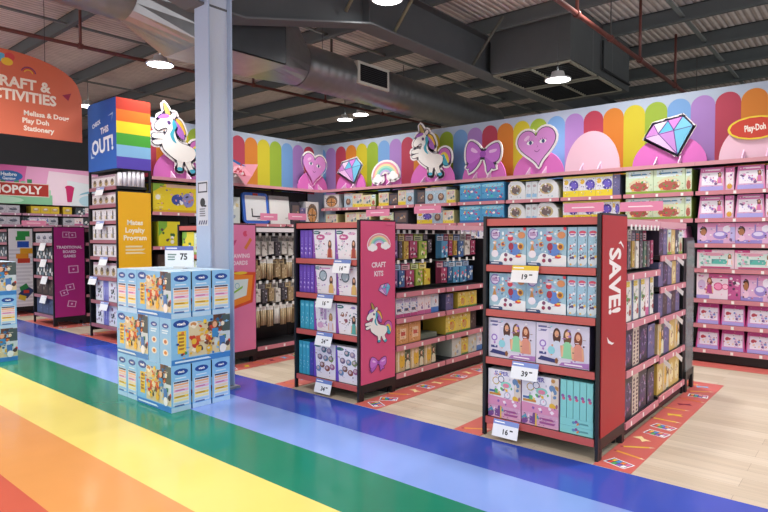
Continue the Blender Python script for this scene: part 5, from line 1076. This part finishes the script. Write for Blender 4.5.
# price sign standing on the centre stack
ps = thing('price_sign', 'white price sign with blue header standing on the stacked toddler toy boxes', 'price sign', (-4.83, 2.83, 3*(BH+.001)+.001), .42)
mb = MB(); mb.box(-.15, .15, -.003, .003, .015, .205, '#e6ebee')
art(mb, (-.15, -.003, .015), (1,0,0), (0,0,1), (0,-1,0), .30, .19, [('r', 0, .8, 1, 1, '#5a6fb4'), ('l', .06, .84, .5, .95, 1, '#dfe4f2'), ('t', '75', .66, .36, .3, '#30343a'), ('l', .1, .3, .42, .65, 3, '#6f8f88')]); mb.build('card', M_card, ps)
mb = MB(); mb.box(-.06, .06, -.035, .035, 0, .006, '#cfd3d6'); mb.box(-.06, .06, -.008, .008, .006, .02, '#cfd3d6'); mb.build('stand_foot', M_plastic, ps)

# ------------------------------------------------------------------ red floor stickers with stationery pictures
def floor_mat(label, x0, x1, y0, y1, seed, hole=None):
    mb = MB(); W, H = x1-x0, y1-y0; RC = '#cb665e'
    if hole:
        a, b, e = hole[0]-x0, hole[1]-x0, hole[2]-y0
        mb.box(0, a, 0, H, .0005, .003, RC); mb.box(b, W, 0, H, .0005, .003, RC); mb.box(a, b, e, H, .0005, .003, RC)
    else: mb.box(0, W, 0, H, .0005, .003, RC)
    R = random.Random(seed); ops = []
    def at_(x, y, a, pts, c): ops.append(('p', [((x+px*math.cos(a)-py*math.sin(a))/W, (y+px*math.sin(a)+py*math.cos(a))/H) for px, py in pts], c))
    def pencil(x, y, a):
        at_(x, y, a, [(-.1,-.012),(.07,-.012),(.07,.012),(-.1,.012)], R.choice(['#e8a83a', '#d8702e', '#e6c83a'])); at_(x, y, a, [(.07,-.012),(.11,0),(.07,.012)], '#ecd8b8'); at_(x, y, a, [(-.12,-.012),(-.1,-.012),(-.1,.012),(-.12,.012)], '#a83040')
    def palette(x, y, a):
        at_(x, y, a, [(-.08,-.055),(.08,-.055),(.08,.055),(-.08,.055)], '#eceaf0'); at_(x, y, a, [(-.07,-.045),(.07,-.045),(.07,.045),(-.07,.045)], '#3a3a60')
        for i in range(4):
            for j in range(2): at_(x, y, a, [(-.062+.033*i,-.04+.042*j),(-.034+.033*i,-.04+.042*j),(-.034+.033*i,-.004+.042*j),(-.062+.033*i,-.004+.042*j)], ['#e04a3a','#f0c03a','#4ab060','#4a90d8','#8a5ac0','#ef8a3a','#f0f0f0','#e070a0'][i*2+j])
    def scrap(x, y, a): at_(x, y, a, [(-.05,-.03),(0,-.01),(.06,-.04),(.05,.0),(.07,.03),(.01,.02),(-.04,.04)], R.choice(['#e6c83a', '#8a2440', '#7ab0d8', '#f0dca0']))
    spots = []
    y = .12
    while y < H-.1: spots += [(W-.12+R.uniform(-.03, .03), y), (.12+R.uniform(-.03, .03), y)]; y += .19
    x = .3
    while x < W-.2: spots.append((x, H-.12)); x += .24
    for i, (x, y) in enumerate(spots): [palette, pencil, scrap, pencil, scrap][R.randrange(5) if i else 0](x, y, R.uniform(-.6, .6))
    art(mb, (0, 0, .003), (1,0,0), (0,1,0), (0,0,1), W, H, ops, eps=.00001, start=.0002)
    o = mb.build('floor_sticker', M_matt); o.location = (x0, y0, 0); tag(o, label, 'floor sticker', 'red floor stickers under the shelving')
floor_mat('red floor sticker with stationery pictures around the SAVE gondola', -2.43, -1.135, 3.68, 6.48, 5, (-2.20, -1.37, 6.24))
floor_mat('red floor sticker with stationery pictures around the craft kits gondola', -4.54, -3.21, 3.68, 6.48, 6, (-4.29, -3.46, 6.24))
floor_mat('red floor sticker with stationery pictures around the drawing boards gondola', -6.64, -5.31, 3.68, 6.48, 7, (-6.39, -5.56, 6.24))
floor_mat('red floor sticker strip along the foot of the back wall', -7.6, .8, 7.30, 7.96, 8)
floor_mat('red floor sticker around the magenta board games gondola', -11.33, -9.9, 3.68, 6.0, 9)
floor_mat('red floor sticker around the yellow tower and left wall shelving', -9.1, -7.67, 3.68, 7.25, 10)
floor_mat('red floor sticker around the white bricks gondola', -13.4, -12.02, 3.68, 6.0, 11)
dups = {k: v for k, v in LABELS.items() if len(v) > 1}
print('DUP LABELS', len(dups), list(dups.items())[:8])
